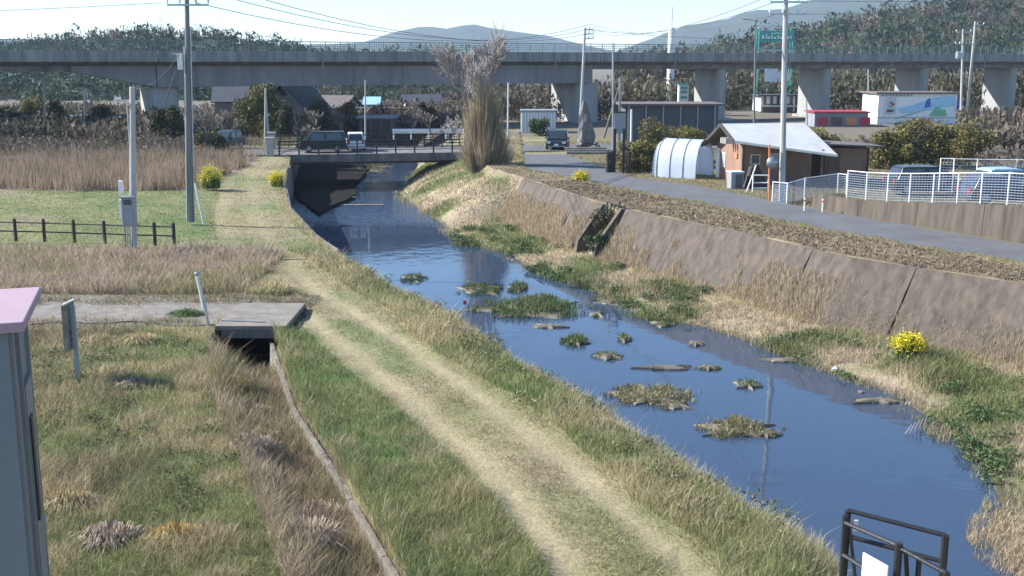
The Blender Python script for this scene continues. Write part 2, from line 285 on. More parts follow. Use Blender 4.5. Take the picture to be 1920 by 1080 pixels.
    col[B]=c[B]; h[B]=(.10+.26*n2*n1+.10*g*n3)[B]*(1+.9*sstep(.62,.8,n3)[B]); den[B]=np.where(X<w-.05,.9*np.clip((n1-.35)*4,0,1),1.15)[B]*(1-.85*np.clip((fb(X,Y,1.7,77)-.52)*6,0,1)*sstep(2.2,.6,X-w))[B]
    sw=B&(X>xt(Y)-1.8)&(Y<70); h[sw]=.25; den[sw]=np.where(X<xt(Y)-1.5,.5,0)[sw]
    den[(Y>=88.5)&(Y<99)&(X>-60)&(X<14)&(~B)]*=.12
    return col,h,den
gc,gh,gd=zones(GX.ravel(),GY.ravel())
gcol=gc*.62+MUD*.25
gm=(GY.ravel()>31.8)&(GY.ravel()<36.4)&(GX.ravel()<-6.3)&(GX.ravel()>-60); gcol[gm]=np.array((.21,.185,.155))
und=(GX.ravel()>lip(GY.ravel()))&(GX.ravel()<xw(GY.ravel())+.15); gcol[und]=MUD*.8
di=(GX.ravel()>xd(GY.ravel())-1.6)&(GX.ravel()<xd(GY.ravel()))&(GY.ravel()<31.2); gcol[di]=BROWN*.6
far=GY.ravel()>110; gcol[far]=np.array((.15,.13,.10))
me=bpy.data.meshes.new('ground'); V=np.stack([GX,GY,GZ],-1).reshape(-1,3)
idx=np.arange(nr*nc).reshape(nr,nc); fq=np.stack([idx[:-1,:-1],idx[:-1,1:],idx[1:,1:],idx[1:,:-1]],-1).reshape(-1,4)
me.from_pydata(V.tolist(),[],fq.tolist()); a=me.attributes.new('Col','FLOAT_COLOR','POINT'); c4=np.ones((nr*nc,4),np.float32); c4[:,:3]=gcol; a.data.foreach_set('color',c4.ravel()); me.materials.append(M['soil'])
go=bpy.data.objects.new('ground',me); C.objects.link(go); tag(go,kind='structure')
# water sheet
wb=MB(); Ys=list(np.arange(2,142,1.))+[141.9]
for Y in Ys: wb.v+= [(float(lip(Y))-.05,Y,0),(float(xw(Y))+1.0,Y,0)]
wb.f=[(2*i,2*i+1,2*i+3,2*i+2) for i in range(len(Ys)-1)]
tag(wb.build('water',M['water']),kind='structure')
# riverside road and the cross road
def strip(name,fa,fb_,Y0,Y1,z,m,step=1.):
    b=MB(); ys=list(np.arange(Y0,Y1,step))+[Y1]
    for Y in ys:
        xa,xb=float(fa(Y)),float(fb_(Y)); k=6
        for i in range(k+1):
            x=xa+(xb-xa)*i/k; b.v.append((x,Y,z))
    b.f=[(i*7+j,i*7+j+1,i*7+j+8,i*7+j+7) for i in range(len(ys)-1) for j in range(6)]
    return tag(b.build(name,m),kind='structure')
strip('road',lambda Y:rn(Y)-.1+.12*math.sin(Y*1.7),lambda Y:rf(Y)+.08*math.sin(Y*2.3),4,89,2.80,M['asphalt'],.7)
def br(X): return 91.7+.19*X            # near edge of cross road and bridge
b=MB(); 
for seg in ([-140,-90,-50,-30,-18.4],[-3.2,0,6,14,30,60]):
    bb=MB()
    for X in seg: bb.v+=[(X,br(X)-.2,2.81),(X,br(X)+6.4,2.81)]
    bb.f=[(2*i,2*i+2,2*i+3,2*i+1) for i in range(len(seg)-1)]
    tag(bb.build('cross_road',M['asphalt']),kind='structure')
bb=MB(); xs=np.arange(-60,-8.4,.5)
for X in xs: bb.v+=[(X,32.3+.25*math.sin(X*.9)+.15*math.sin(X*2.7),gz(X,32.2)+.035),(X,35.3+.3*math.sin(X*.7+1)+.2*math.sin(X*2.1),gz(X,35.4)+.035)]
bb.f=[(2*i,2*i+2,2*i+3,2*i+1) for i in range(len(xs)-1)]
tag(bb.build('gravel_path',M['gravel']),kind='structure')
# ------------------------------------------------------------------ viaduct
VA=Vector((2,1,0)).normalized(); VT=Vector((1,-2,0)).normalized()      # along, and across towards the camera
VO=Vector((0,130.6,0))
def vp(s,t,z): return VO+VA*s+VT*t+Vector((0,0,z))
def sx(X): return X/VA.x
via=thing('viaduct','long grey road viaduct crossing the whole background on wide piers','viaduct',(0,130.6,2.4))
def vb(mb,name,m,**k):
    mb.v=[Vector(p)-Vector((0,130.6,2.4)) for p in mb.v]; return mb.build(name,m,via,**k)
s0,s1=sx(-35),sx(10.5)
def vprism(sa,sb,sec): # sec: list of (t,z)
    b=MB(); b.prism([vp(sa,t,z) for t,z in sec],VA*(sb-sa)); return b
W2=10.5
# deck slab with overhang, spans split at the main piers
for sa,sb in ((-140,s0-.04),(s0+.04,s1-.04),(s1+.04,sx(120)),(sx(120)+.06,sx(330))):
    vb(vprism(sa,sb,[(0,9.95),(0,10.3),(-W2,10.3),(-W2,9.95),(-W2+1.6,9.55),(-1.6,9.55)]),'deck_slab',M['viaduct_concrete'])
    vb(vprism(sa,sb,[(.06,9.98),(.06,11.05),(-.22,11.05),(-.30,10.31),(-.22,10.31),(-.22,9.98)][:4]+[(-.30,9.98)]),'parapet',M['viaduct_concrete'])
    vb(vprism(sa,sb,[(-W2-.06,9.98),(-W2+.28,9.98),(-W2+.22,11.05),(-W2-.06,11.05)]),'parapet',M['viaduct_concrete'])
# main span: deep box girder; side spans: shallow slab
g=vb(vprism(s0+.05,s1-.05,[(-1.7,9.54),(-1.7,7.45),(-W2+1.7,7.45),(-W2+1.7,9.54)]),'girder',M['girder_steel'])
for s in np.arange(s0+4,s1-1,5.6):
    b=MB(); b.bar(vp(s,-1.66,7.47),vp(s,-1.66,9.5),.14,.06); vb(b,'stiffener',M['girder_steel'])
b=MB(); b.add([vp(s0-.05,-1.7,9.54),vp(s0-.05,-1.7,7.45),vp(s0-8,-1.7,9.0),vp(s0-8,-1.7,9.54)]+[vp(s0-.05,-W2+1.7,9.54),vp(s0-.05,-W2+1.7,7.45),vp(s0-8,-W2+1.7,9.0),vp(s0-8,-W2+1.7,9.54)],
      [(0,1,2,3),(7,6,5,4),(1,5,6,2),(2,6,7,3),(0,4,5,1),(0,3,7,4)]); vb(b,'haunch',M['girder_steel'])
vb(vprism(-140,s0-8.04,[(-1.9,9.54),(-2.2,9.0),(-W2+2.2,9.0),(-W2+1.9,9.54)]),'hollow_slab',M['viaduct_concrete'])
vb(vprism(s1+.05,sx(330),[(-1.9,9.54),(-2.2,9.05),(-W2+2.2,9.05),(-W2+1.9,9.54)]),'hollow_slab',M['viaduct_concrete'])
def pier(s,L,T,ztop,near=-2.4):
    b=MB(); c=.35
    sec=[(s-T/2,near-c),(s-T/2+c,near),(s+T/2-c,near),(s+T/2,near-c),(s+T/2,near-L),(s-T/2,near-L)]
    b.prism([vp(q,t,2.3) for q,t in sec],(0,0,ztop-2.3)); p=vb(b,'pier',M['pier_concrete'],bevel=.05)
    b=MB(); b.prism([vp(s-T/2-.5,near+.4,2.3),vp(s+T/2+.5,near+.4,2.3),vp(s+T/2+.5,near-L-.4,2.3),vp(s-T/2-.5,near-L-.4,2.3)],(0,0,.5)); f=vb(b,'footing',M['concrete'])
for X,L,T,z in ((-34.3,6.2,2.9,7.44),(10.3,6.4,3.2,7.44)): pier(sx(X),L,T,z)
for X in (28.3,44.1,60.3,76.6,93,109,125): pier(sx(X),5.2,1.5,9.04)
for X in (-52,-68,-84,-100): pier(sx(X),5.2,1.5,8.99)
# green fence on top: posts, rails
fp=MB(); fp.box((0,0,.5),(.07,.07,1.0)); post=None
for s in np.arange(sx(-66),sx(150),1.62):
    loc=vp(s,-.08,11.05)-Vector((0,130.6,2.4))
    if post is None: post=fp.build('fence_post',M['fence_green'],via); post.location=loc; post.rotation_euler=(0,0,math.atan2(VA.y,VA.x))
    else: share(post,loc,via,math.atan2(VA.y,VA.x))
for z in (11.3,11.52,11.74,12.0):
    b=MB(); b.bar(vp(-140,-.08,z),vp(sx(330),-.08,z),.05,.05 if z<11.9 else .08); vb(b,'fence_rail',M['fence_green'])
b=MB()   # fine mesh screen of thin wires
for s in np.arange(sx(-66),sx(150),.27): b.bar(vp(s,-.05,11.06),vp(s,-.05,11.98),.02,.02)
tag(vb(b,'fence_mesh',M['fence_green']),kind='stuff')
# rain pipes on the near fascia
for X in (-20,-6,5,20,36,52,68):
    b=MB(); b.tube(vp(sx(X),.14,9.2),vp(sx(X),.14,10.9),.06); vb(b,'drain_pipe',M['steel_grey'])
# direction sign standing on the viaduct
r=Vector(vp(sx(77.5),-1.2,10.3)); sg=thing('highway_sign','green highway direction sign on two posts above the viaduct at the right edge','sign',r,math.atan2(VA.y,VA.x))
for x in (-1.0,.4): MB().tube((x,0,0),(x,0,5.2 if x<0 else 4.6),.09).build('post',M['steel_galv'],sg)
pn=MB().box((1.7,-.12,5.45),(4.6,.08,1.7)).build('panel',M['sign_green'],sg)
b=MB()
for i,(x,z,w,h) in enumerate(((-.1,5.85,.5,.16),(.7,5.85,.5,.16),(1.5,5.85,.5,.16),(-.1,5.35,.45,.14),(.5,5.35,.3,.14),(1.3,5.2,.6,.14),(2.7,5.5,.12,1.0),(3.1,5.8,.5,.12),(3.1,5.4,.5,.12),(3.1,5.05,.5,.12),(-.1,5.62,.1,.4),(1.5,5.6,.1,.4))): b.box((x,-.172,z),(w,.02,h))
b.build('lettering',M['white_paint'],pn)

# ------------------------------------------------------------------ hills and mountains
def ridge(name,prof,Y,depth,m,seed,amp,z0=2.,nrow=26,step=None):
    xs=np.array([p[0] for p in prof],float); zs=np.array([max(hz(p[1],Y),z0+.5) for p in prof]); X=(xs-960)/F*Y
    n=int((X[-1]-X[0])/(step or Y*.012)); GX=np.linspace(X[0],X[-1],n); R=np.interp(GX,X,zs)
    b=MB(); rowsv=[]
    t=np.linspace(-1,1,nrow)
    P=np.zeros((nrow,n,3))
    for i,tt in enumerate(t):
        k=(1-abs(tt))**.85; Yr=Y+tt*depth*(1.0 if tt<0 else .8)
        nz=(fb(GX,np.full(n,Yr),amp*9,seed)-.5)*2*amp*(1-k*k)*min(1,k*4)
        P[i,:,0]=GX*(Yr/Y)**.5; P[i,:,1]=Yr; P[i,:,2]=z0-1.5+(R-z0+1.5)*k*(1-.16*fb(GX,np.full(n,Yr),amp*5,seed+3)*(1-k)*2)+nz
    b.v=[tuple(p) for p in P.reshape(-1,3)]; b.f=[(i*n+j,i*n+j+1,(i+1)*n+j+1,(i+1)*n+j) for i in range(nrow-1) for j in range(n-1)]
    o=b.build(name,m,smooth=True); tag(o,kind='structure'); return P
ridge('mountain',[(-900,60),(0,70),(500,88),(690,78),(740,60),(785,50),(803,45),(835,53),(862,47),(885,41),(905,47),(930,52),(970,58),(1030,66),(1060,74),(1095,84),(1160,98),(1250,108)],2600,700,M['mountain_soil'],3,14)
ridge('mountain',[(1120,108),(1190,80),(1230,65),(1270,46),(1310,40),(1350,33),(1385,18),(1410,14),(1440,16),(1465,10),(1500,-4),(1560,-22),(1700,-42),(1900,-50),(2300,-60),(3000,40)],2100,600,M['mountain_soil'],8,14)
HL=ridge('hill',[(-1400,60),(-600,60),(-100,96),(0,104),(60,98),(110,84),(200,72),(300,62),(400,68),(500,86),(560,97),(640,106),(760,111),(880,114),(1000,116)],330,110,M['mountain_soil'],12,3,step=6)
HR=ridge('hill',[(1180,120),(1280,112),(1340,100),(1400,84),(1450,74),(1500,64),(1560,46),(1620,32),(1700,18),(1800,4),(1950,-26),(2300,-60),(3200,-40),(3600,90)],360,130,M['mountain_soil'],17,3,step=6)
def forest(name,label,P,n,size,cols,per,xr,seed,tri=.5):
    r=np.random.default_rng(seed); nr_,nc_=P.shape[:2]; half=int(nr_*.62)
    i=r.random(n)*half; j=r.random(n)*(nc_-2); i0=i.astype(int); j0=j.astype(int); u=(i-i0)[:,None]; v=(j-j0)[:,None]
    p=P[i0,j0]*(1-u)*(1-v)+P[i0+1,j0]*u*(1-v)+P[i0,j0+1]*(1-u)*v+P[i0+1,j0+1]*u*v
    px=960+F*p[:,0]/p[:,1]; k=(px>xr[0])&(px<xr[1]); p=p[k]; n=len(p)
    cl=fb(p[:,0],p[:,2]*6+p[:,1],22,seed+30); ev=(cl+.25*r.normal(size=n))>.62
    s=size*(.45+1.0*r.random(n)**1.5); s[ev]*=1.25; tc=cols[r.integers(0,len(cols),n)]*(.65+.6*r.random((n,1))); tc[ev]=np.array((.035,.06,.032))*(.7+.9*r.random((ev.sum(),1)))
    d=r.normal(size=(n,per,3)); d/=np.linalg.norm(d,axis=2,keepdims=True); rad=r.random((n,per,1))**.4
    tall=(.75+.6*r.random(n))[:,None,None]; tall[ev]*=1.2
    c=p[:,None,:]+np.concatenate([d[...,:2]*rad*s[:,None,None]*.5,(d[...,2:]*rad*.5*tall+.35)*s[:,None,None]],-1)
    c=c.reshape(-1,3); q=r.normal(size=(len(c),3,3)); q/=np.linalg.norm(q,axis=2,keepdims=True)
    bare=np.repeat((r.random(n)<.75)&~ev,per); q[bare]*=np.array((.28,.28,1.7)); T=c[:,None,:]+q*(tri*(.5+r.random((len(c),1,1))))
    cc=np.repeat(tc,per,0)*(.8+.4*r.random((len(c),1)))
    return tag(polymesh(name,T,cc,M['leaf'],kind='stuff'),label,'woods')
forest('woods','dark green and brown wooded hill behind the left of the viaduct',HL,5200,3.4,np.array([(.05,.075,.04),(.075,.085,.045),(.11,.09,.065),(.13,.105,.085)]),46,(-150,1000),1,.62)
forest('woods','brown leafless wooded hillside behind the right of the viaduct',HR,5200,4.6,np.array([(.12,.095,.07),(.135,.115,.085),(.09,.09,.05),(.15,.13,.10),(.07,.075,.045)]),64,(1180,2080),2,.68)
# ------------------------------------------------------------------ river walls
def seg_dir(f,Y): d=Vector((float(f(Y+.2)-f(Y-.2)),.4,0)); return d.normalized()
def wall_panels(root,f,Ya,Yb,step,off,zt,zb,thick,m,name='panel',gap=.012,sgn=-1):
    """slabs along the curve f from Ya to Yb; foot stands off towards the water"""
    ys=np.linspace(Ya,Yb,max(2,int(abs(Yb-Ya)/step)+1))
    for a,bq in zip(ys[:-1],ys[1:]):
        d=Vector((float(f(bq)-f(a)),bq-a,0)); L=d.length; d.normalize(); n=Vector((d.y,-d.x,0))*sgn; g=d*gap
        k=6; b=MB(); lz=root.location
        for i in range(k+1):
            q=i/k; Y=a+(bq-a)*q; p=Vector((float(f(Y)),Y,0)); 
            if i==0: p+=g
            if i==k: p-=g
            for z,o,t in ((zt,0,thick),(zt,0,0),(zb,off,thick),(zb,off,0)):
                zz=z(Y) if callable(z) else z
                oo=o*(1.0)
                nn=(n if sgn<0 else n)
                b.v.append(p+nn*(oo+t)+Vector((0,0,zz))-lz)
        for i in range(k):
            o=4*i; e=o+4
            b.f+=[(o,e,e+2,o+2),(o+1,o,e,e+1)[::-1],(o+1,o+3,e+3,e+1)]
        b.f+=[(0,2,3,1),(4*k,4*k+1,4*k+3,4*k+2)]
        b.build(name,m,root)
rw=thing('retaining_wall','long sloping grey concrete river wall along the right bank','wall',(10,45,.5))
wall_panels(rw,xt,27.,55.0,3.9,1.6,lambda Y:2.84,.15,.12,M['wall_concrete'])
wall_panels(rw,xt,57.0,69.8,3.1,1.5,lambda Y:2.84,.15,.12,M['wall_concrete'])
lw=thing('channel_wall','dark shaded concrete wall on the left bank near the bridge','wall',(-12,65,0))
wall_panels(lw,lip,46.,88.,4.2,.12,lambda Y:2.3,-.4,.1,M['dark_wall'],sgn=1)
# drain outlet breaking the wall: side cheeks, sill, flap gate
p=at(1148,430,1.6); do=thing('drain_outlet','small concrete drain outlet with rusty flap gate set in the right river wall','drain',(5.15,56.0,.9))
dd=seg_dir(xt,56.); n=Vector((-dd.y,dd.x,0)); 
for sg_ in (-1,1):
    c=dd*(1.08*sg_); b=MB(); b.prism([c+n*-.5+Vector((0,0,-.4)),c+n*1.7+Vector((0,0,-.4)),c+n*1.6+Vector((0,0,.2)),c+n*.2+Vector((0,0,1.95)),c+n*-.5+Vector((0,0,1.95))],dd*(.25*-sg_)); b.build('cheek_wall',M['wall_concrete'],do)
b=MB(); b.prism([dd*-.85+n*.05+Vector((0,0,-.3)),dd*.85+n*.05+Vector((0,0,-.3)),dd*.85+n*.05+Vector((0,0,1.7)),dd*-.85+n*.05+Vector((0,0,1.7))],n*-.2); b.build('head_wall',M['dark_wall'],do)
b=MB(); b.prism([dd*-.5+n*.1+Vector((0,0,.0)),dd*.5+n*.1+Vector((0,0,.0)),dd*.5+n*.1+Vector((0,0,1.1)),dd*-.5+n*.1+Vector((0,0,1.1))],n*.08); b.build('flap_gate',M['rust'],do)
for q in (-.55,.2,.62): MB().bar(dd*q+n*.2+Vector((0,0,.9)),dd*q+n*.05+Vector((0,0,2.25)),.09,.09).build('gate_post',M['old_concrete'],do)
MB().bar(dd*-.75+n*.12+Vector((0,0,2.2)),dd*.8+n*.12+Vector((0,0,2.2)),.12,.12).build('gate_beam',M['wall_concrete'],do)
# low wall between road and the raised lot
lowt=lambda Y:2.75+.70+.78*sstep(54.5,44,Y)
lo=thing('low_wall','low grey concrete wall between the riverside road and the fenced lot','wall',(18,50,2.6))
wall_panels(lo,lambda Y:rf(Y)+.75,34.,56.5,3.2,.1,lambda Y:lowt(Y)+.03,2.5,.15,M['wall_concrete'])
# box culvert and the ditch wall
cu=thing('box_culvert','concrete box culvert with a dark mouth under the gravel path','culvert',(-7.5,31.3,1.2))
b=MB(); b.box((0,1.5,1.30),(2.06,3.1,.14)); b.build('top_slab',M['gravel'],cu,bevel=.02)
for x in (-.95,.95): MB().box((x,1.5,.4),(.2,3.0,1.7)).build('side_wall',M['dark_brown'],cu)  # inner faces coloured dark to paint in the shade of the mouth
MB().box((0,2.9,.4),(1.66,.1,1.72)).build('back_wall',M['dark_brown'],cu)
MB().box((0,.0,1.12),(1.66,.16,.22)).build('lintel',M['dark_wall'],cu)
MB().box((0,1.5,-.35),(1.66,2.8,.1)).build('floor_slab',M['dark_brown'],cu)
dw=thing('ditch_wall','pale concrete edging wall along the right side of the overgrown ditch','wall',(-4,22,1.4))
wall_panels(dw,lambda Y:xd(Y)-.06,12.,31.1,2.2,.06,lambda Y:2.22-.12*sstep(26,30,Y),1.1,.09,M['old_kerb'],gap=.02)

# ------------------------------------------------------------------ grass and other ground cover
def blade_mesh(name,X,Y,Z,h,w,col,lean,label,cat,two=True,parent=None):
    n=len(X); a=rng.random(n)*2*math.pi; u=np.stack([np.cos(a),np.sin(a),np.zeros(n)],-1); la=rng.random(n)*2*math.pi; ld=np.stack([np.cos(la),np.sin(la),np.zeros(n)],-1)*(lean*(.3+rng.random(n)))[:,None]*h[:,None]
    p=np.stack([X,Y,Z-.02],-1); up=np.zeros((n,3)); up[:,2]=h
    wv=u*(w/2)[:,None]
    if two:
        m=p+up*.6+ld*.35; t=p+up+ld
        T=np.stack([np.stack([p-wv,p+wv,m+wv*.75],1),np.stack([p-wv,m+wv*.75,m-wv*.75],1),np.stack([m-wv*.75,m+wv*.75,t],1)],1).reshape(-1,3,3); c=np.repeat(col,3,0)
    else:
        T=np.stack([p-wv,p+wv,p+up+ld],1); c=col
    o=polymesh(name,T,c,M['blade'],parent,'stuff')
    if label: tag(o,label,cat)
    return o
def scatter(Y0,Y1,rho,margin=4,full=None):
    A=[];B=[]
    ys=np.linspace(Y0,Y1,40)
    for a,bq in zip(ys[:-1],ys[1:]):
        ym=(a+bq)/2; x0=-.457*ym-margin; x1=.457*ym+margin; k=int(rho(ym)*(x1-x0)*(bq-a))
        A.append(x0+(x1-x0)*rng.random(k)); B.append(a+(bq-a)*rng.random(k))
    return np.concatenate(A),np.concatenate(B)
X,Y=scatter(13.5,104,lambda y:1500*(18/max(y,15))**1.9)
dry_=~((X>lip(Y))&(X<xw(Y)-.1-.75*fb(X,Y,1.3,79))); dry_&=~((X>rn(Y))&(X<rf(Y))&(Y<88)); X,Y=X[dry_],Y[dry_]
col,h,den=zones(X,Y); wet=np.zeros(len(X),bool)
clump=fb(X,Y,.45,71); keep=(rng.random(len(X))<den*(.55+.9*clump))&~wet
# no plants inside walls, roads or the culvert
keep&=~((abs(X+7.5)<1.05)&(Y>31.2)&(Y<34.3)); keep&=~((X>rf(Y)-.1)&(X<rf(Y)+1.1)&(Y<56.5)&(Y>34))
keep&=~((X>xt(Y)-1.5)&(X<xt(Y)+.12)&(Y<70)&(Y>27)&~((Y>54.6)&(Y<57.4)))
X,Y,col,h=X[keep],Y[keep],col[keep],h[keep]; n=len(X)
r1=rng.random(n); col=col*(.5+1.0*rng.random((n,1))**1.3); dry=rng.random(n)<.16; col[dry]=col[dry]*.45+STRAW*.6*(.7+.5*rng.random((dry.sum(),1)))
tall_=rng.random(n)<.03; h=np.where(tall_&(h>.13)&(h<.6),h*1.7,h); h=h*(.45+.9*r1)*(.75+.5*fb(X,Y,.45,71)); wdt=np.maximum(.009,Y*.00048)*(.7+.6*rng.random(n)); wdt=np.where(h<.1,wdt*1.15,wdt)
Z=np.maximum(gz(X,Y),0)
sel=[('short_grass','short mown grass covering the levee top and its wheel tracks','grass',(h<.13)&(X<=lip(Y)),False,.9),
     ('long_grass','long green and dry grass on the levee sides and around the ditch','grass',(h>=.13)&(X<=lip(Y))&(Y<46),True,.75),
     ('reeds','tall tan dried reeds beyond the green field on the left','reeds',(h>=.13)&(X<=lip(Y))&(Y>=46),True,.25),
     ('bank_weeds','green and straw coloured weeds along the foot of the right river wall','weeds',(X>lip(Y))&(X<xt(Y)),True,.7),
     ('verge_grass','sparse dry grass between the right river wall and the road','grass',(X>=xt(Y)),False,.8)]
for nm,lb,ct,k,two,ln in sel:
    blade_mesh(nm,X[k],Y[k],Z[k],h[k],wdt[k]*(1 if two else 1.2),col[k],np.full(k.sum(),ln),lb,ct,two and nm!='reeds')
# dead stalks on the lower part of the river wall and broken ground above it
k=42000; Yk=28+42*rng.random(k)**1.25; tt=rng.random(k)**1.7; Yk=Yk[:]; 
Xk=xt(Yk)-1.92+tt*1.35-.1; zk=np.maximum(.35+(Xk-(xt(Yk)-1.92))/1.85*2.45,.3); kk=fb(Xk,Yk,2.2,81)+.3*(1-tt)>.5; kk&=~((Yk>54.9)&(Yk<57.1))
ck=mix(STRAW*1.0,PINKST*.95,rng.random(k))*(.7+.5*rng.random((k,1)))
blade_mesh('wall_stalks',Xk[kk],Yk[kk],zk[kk]-.05,(.16+.3*rng.random(k))[kk],np.maximum(.008,Yk*.0004)[kk],ck[kk],np.full(kk.sum(),.25),'dead straw stalks hanging on the foot of the right river wall','weeds')
k=9000; Yk=30+38*rng.random(k); f_=rng.random(k); Xk=xt(Yk)+.15+f_*(rn(Yk)-xt(Yk)-.9); zk=gz(Xk,Yk)+.02
q=rng.normal(size=(k,4,3)); q/=np.linalg.norm(q,axis=2,keepdims=True); sz=(.04+.08*rng.random(k)**2)[:,None,None]
tet=np.stack([Xk,Yk,zk],-1)[:,None,:]+q*sz*np.array((1,1,.7)); 
T=np.concatenate([tet[:,[0,1,2]],tet[:,[0,2,3]],tet[:,[0,1,3]],tet[:,[1,2,3]]]); c0=mix(np.array((.25,.20,.14)),np.array((.11,.085,.06)),rng.random(k)); c0=np.tile(c0,(4,1))
tag(polymesh('rubble',T,c0,M['rock_col'],kind='stuff'),'strip of broken clods and stones on top of the right river wall','rubble')
# ------------------------------------------------------------------ bridge
A=Vector((-18.6,br(-18.6),0)); B=Vector((-3.0,br(-3.0),0)); bd=(B-A).normalized(); bn=Vector((bd.y,-bd.x,0)); L=(B-A).length
bg=thing('road_bridge','short concrete road bridge with dark railings crossing the stream','bridge',A,math.atan2(bd.y,bd.x))
MB().box((L/2,3.2,2.62),(L,6.6,.3)).build('deck_slab',M['dark_wall'],bg)
for y in (-.05,6.45): MB().box((L/2,y,2.5),(L+.1,.35,.62)).build('edge_beam',M['dark_wall'],bg)
for y in (1.2,3.2,5.2): MB().box((L/2,y,2.2),(L,.4,.55)).build('girder',M['dark_wall'],bg)
for x,w in ((-.2,1.6),(L+.2,1.6)): MB().box((x,3.2,.95),(w,7.4,2.98)).build('abutment',M['dark_wall'],bg)
rp=None
for y in (-.08,6.48):
    for i in range(11):
        x=.35+(L-.7)*i/10
        if rp is None: rp=MB().box((0,0,.55),(.12,.12,1.1)).build('railing_post',M['black_steel'],bg); rp.location=(x,y,2.8)
        else: share(rp,(x,y,2.8),bg)
    for z,h in ((3.1,.05),(3.35,.05),(3.6,.05),(3.86,.08)): MB().box((L/2,y,z),(L-.4,.07,h)).build('rail',M['black_steel'],bg)
for x in (-.35,L+.35):
    for y in (-.08,6.48):
        np_=MB().box((x,y,3.3),(.6,.5,1.5)).build('end_pillar',M['concrete'],bg,bevel=.03); MB().box((x,y,4.12),(.72,.62,.14)).build('cap',M['concrete'],np_)
# weir step and a concrete lump below the bridge
wr=thing('weir','low concrete weir sill with foam across the stream before the bridge','weir',(-12,79,0)); MB().box((-.6,0,-.12),(7,.5,.34)).build('sill',M['dark_wall'],wr); MB().box((-3.2,-.8,.0),(3.2,.18,.12)).build('lip_board',M['concrete'],wr)

# ------------------------------------------------------------------ poles and wires
def pole(x,ytop,ybase,r0,r1,label,z=2.6,top=None,lean=0,m='pole_concrete',ztop=None,name='utility_pole',Y=None):
    if Y is None: px,py=at(x,ybase,z)
    else: px,py=wx(x,ybase,Y),Y
    zt=ztop or hz(ytop,py); zt-=0; o=thing(name,label,'pole',(px,py,z-.1))
    xt_=0 if top is None else wx(top,ytop,py)-px
    MB().tube((0,0,0),(xt_,0,zt-z+.1),r0,r1,10).build('shaft',M[m],o,smooth=False); o['top']=0; del o['top']
    return o,zt-z+.1,xt_
def arm(o,z,x0,x1,y0=0,y1=0,m='steel_galv',ins=(0,1)):
    a=MB().bar((x0,y0-.12,z),(x1,y1-.12,z),.08,.09).build('crossarm',M[m],o)
    for t in ins:
        x=x0+(x1-x0)*t; y=y0+(y1-y0)*t
        MB().lathe([(.02,0),(.03,.05),(.07,.07),(.05,.11),(.07,.13),(.05,.17),(.06,.19),(.02,.22)],8,(x,y-.12,z+.05)).build('insulator',M['white_paint'],a)
P2,h2,l2=pole(357,0,412,.16,.10,'tall dark utility pole with stacked crossarms at the left field corner',z=2.55,ztop=13.9,m='dark_pole',top=352)
for z in (10.1,10.75,11.2): arm(P2,z,-.9+l2*.95,1.0+l2*.95,ins=(0,.3,.7,1))
MB().box((-.3+l2*.6,-.1,7.55),(.2,.25,.75)).build('junction_box',M['white_paint'],P2); MB().bar((-.45,-.05,7.9),(.1,-.05,7.9),.05,.05).build('bracket',M['steel_galv'],P2)
MB().tube((-.26,-.05,7.1),(-.9,.1,5.7),.03).build('cable_drop',M['wire'],P2); MB().tube((.2,-.02,0),(.17+l2*.75,-.02,9.0),.035).build('riser_pipe',M['steel_galv'],P2)
MB().tube((-.14,-.1,0),(-.12+l2*.7,-.1,8.2),.025).build('riser_pipe',M['offwhite'],P2)
gg=thing('guy_wire_guard','pale guard tube on a leaning guy wire beside the tall dark pole','guard',(-14.6,52.2,2.5)); MB().tube((.1,0,0),(-.25,.2,1.9),.05).build('tube',M['yellow_paint'] if 0 else M['offwhite'],gg); MB().tube((-.25,.2,1.9),(-.9,.6,9),.012,.012,5).build('wire',M['wire'],gg)
P1,h1,_=pole(250,163,466,.15,.11,'concrete pole carrying a grey control cabinet behind the log fence',z=2.55,m='pole_concrete',top=248)
c=MB().box((.05,-.33,1.65),(.5,.34,1.15)).build('control_cabinet',M['steel_grey'],P1,bevel=.015); MB().box((.05,-.52,2.05),(.3,.02,.2)).build('window',M['glass'],c); MB().box((.05,-.52,1.45),(.42,.015,.55)).build('door',M['steel_grey'],c); MB().box((.05,-.33,2.26),(.6,.45,.04)).build('cabinet_roof',M['steel_galv'],c)
MB().box((-.27,-.2,2.62),(.14,.2,.5)).build('meter_box',M['white_paint'],P1); MB().box((-.29,-.25,1.75),(.1,.2,.75)).build('meter_box',M['white_paint'],P1)
for x in (-.12,.0,.14): MB().tube((x,-.3,0),(x,-.3,1.1),.035).build('conduit',M['steel_galv'],P1)
MB().tube((-.22,-.2,0),(-.22,-.2,1.4),.02).build('conduit',M['black_steel'],P1)
MB().tube((.16,-.05,2.3),(.14,-.02,6.0),.03).build('riser_pipe',M['steel_galv'],P1); MB().box((-.2,-.05,h1-.45),(.25,.12,.12)).build('lamp_head',M['white_paint'],P1)
P3,h3,l3=pole(1466,0,380,.17,.12,'tall pale concrete utility pole in front of the tan house',z=2.7,ztop=14.2,m='pole_concrete',top=1472)
for z in (9.75,10.35): arm(P3,z,-.8+l3*.9,1.1+l3*.9,ins=(0,.35,.75,1))
MB().bar((-1.5,0,7.95),(.3,0,7.95),.05,.05).build('steel_arm',M['steel_galv'],P3)
P4,h4,l4=pole(1086,52,270,.15,.10,'slightly leaning concrete utility pole beside the standing stone',top=1097)
for z in (h4-.15,h4-.55,h4-.95): arm(P4,z,l4-.05,l4+.75,ins=(.5,1))
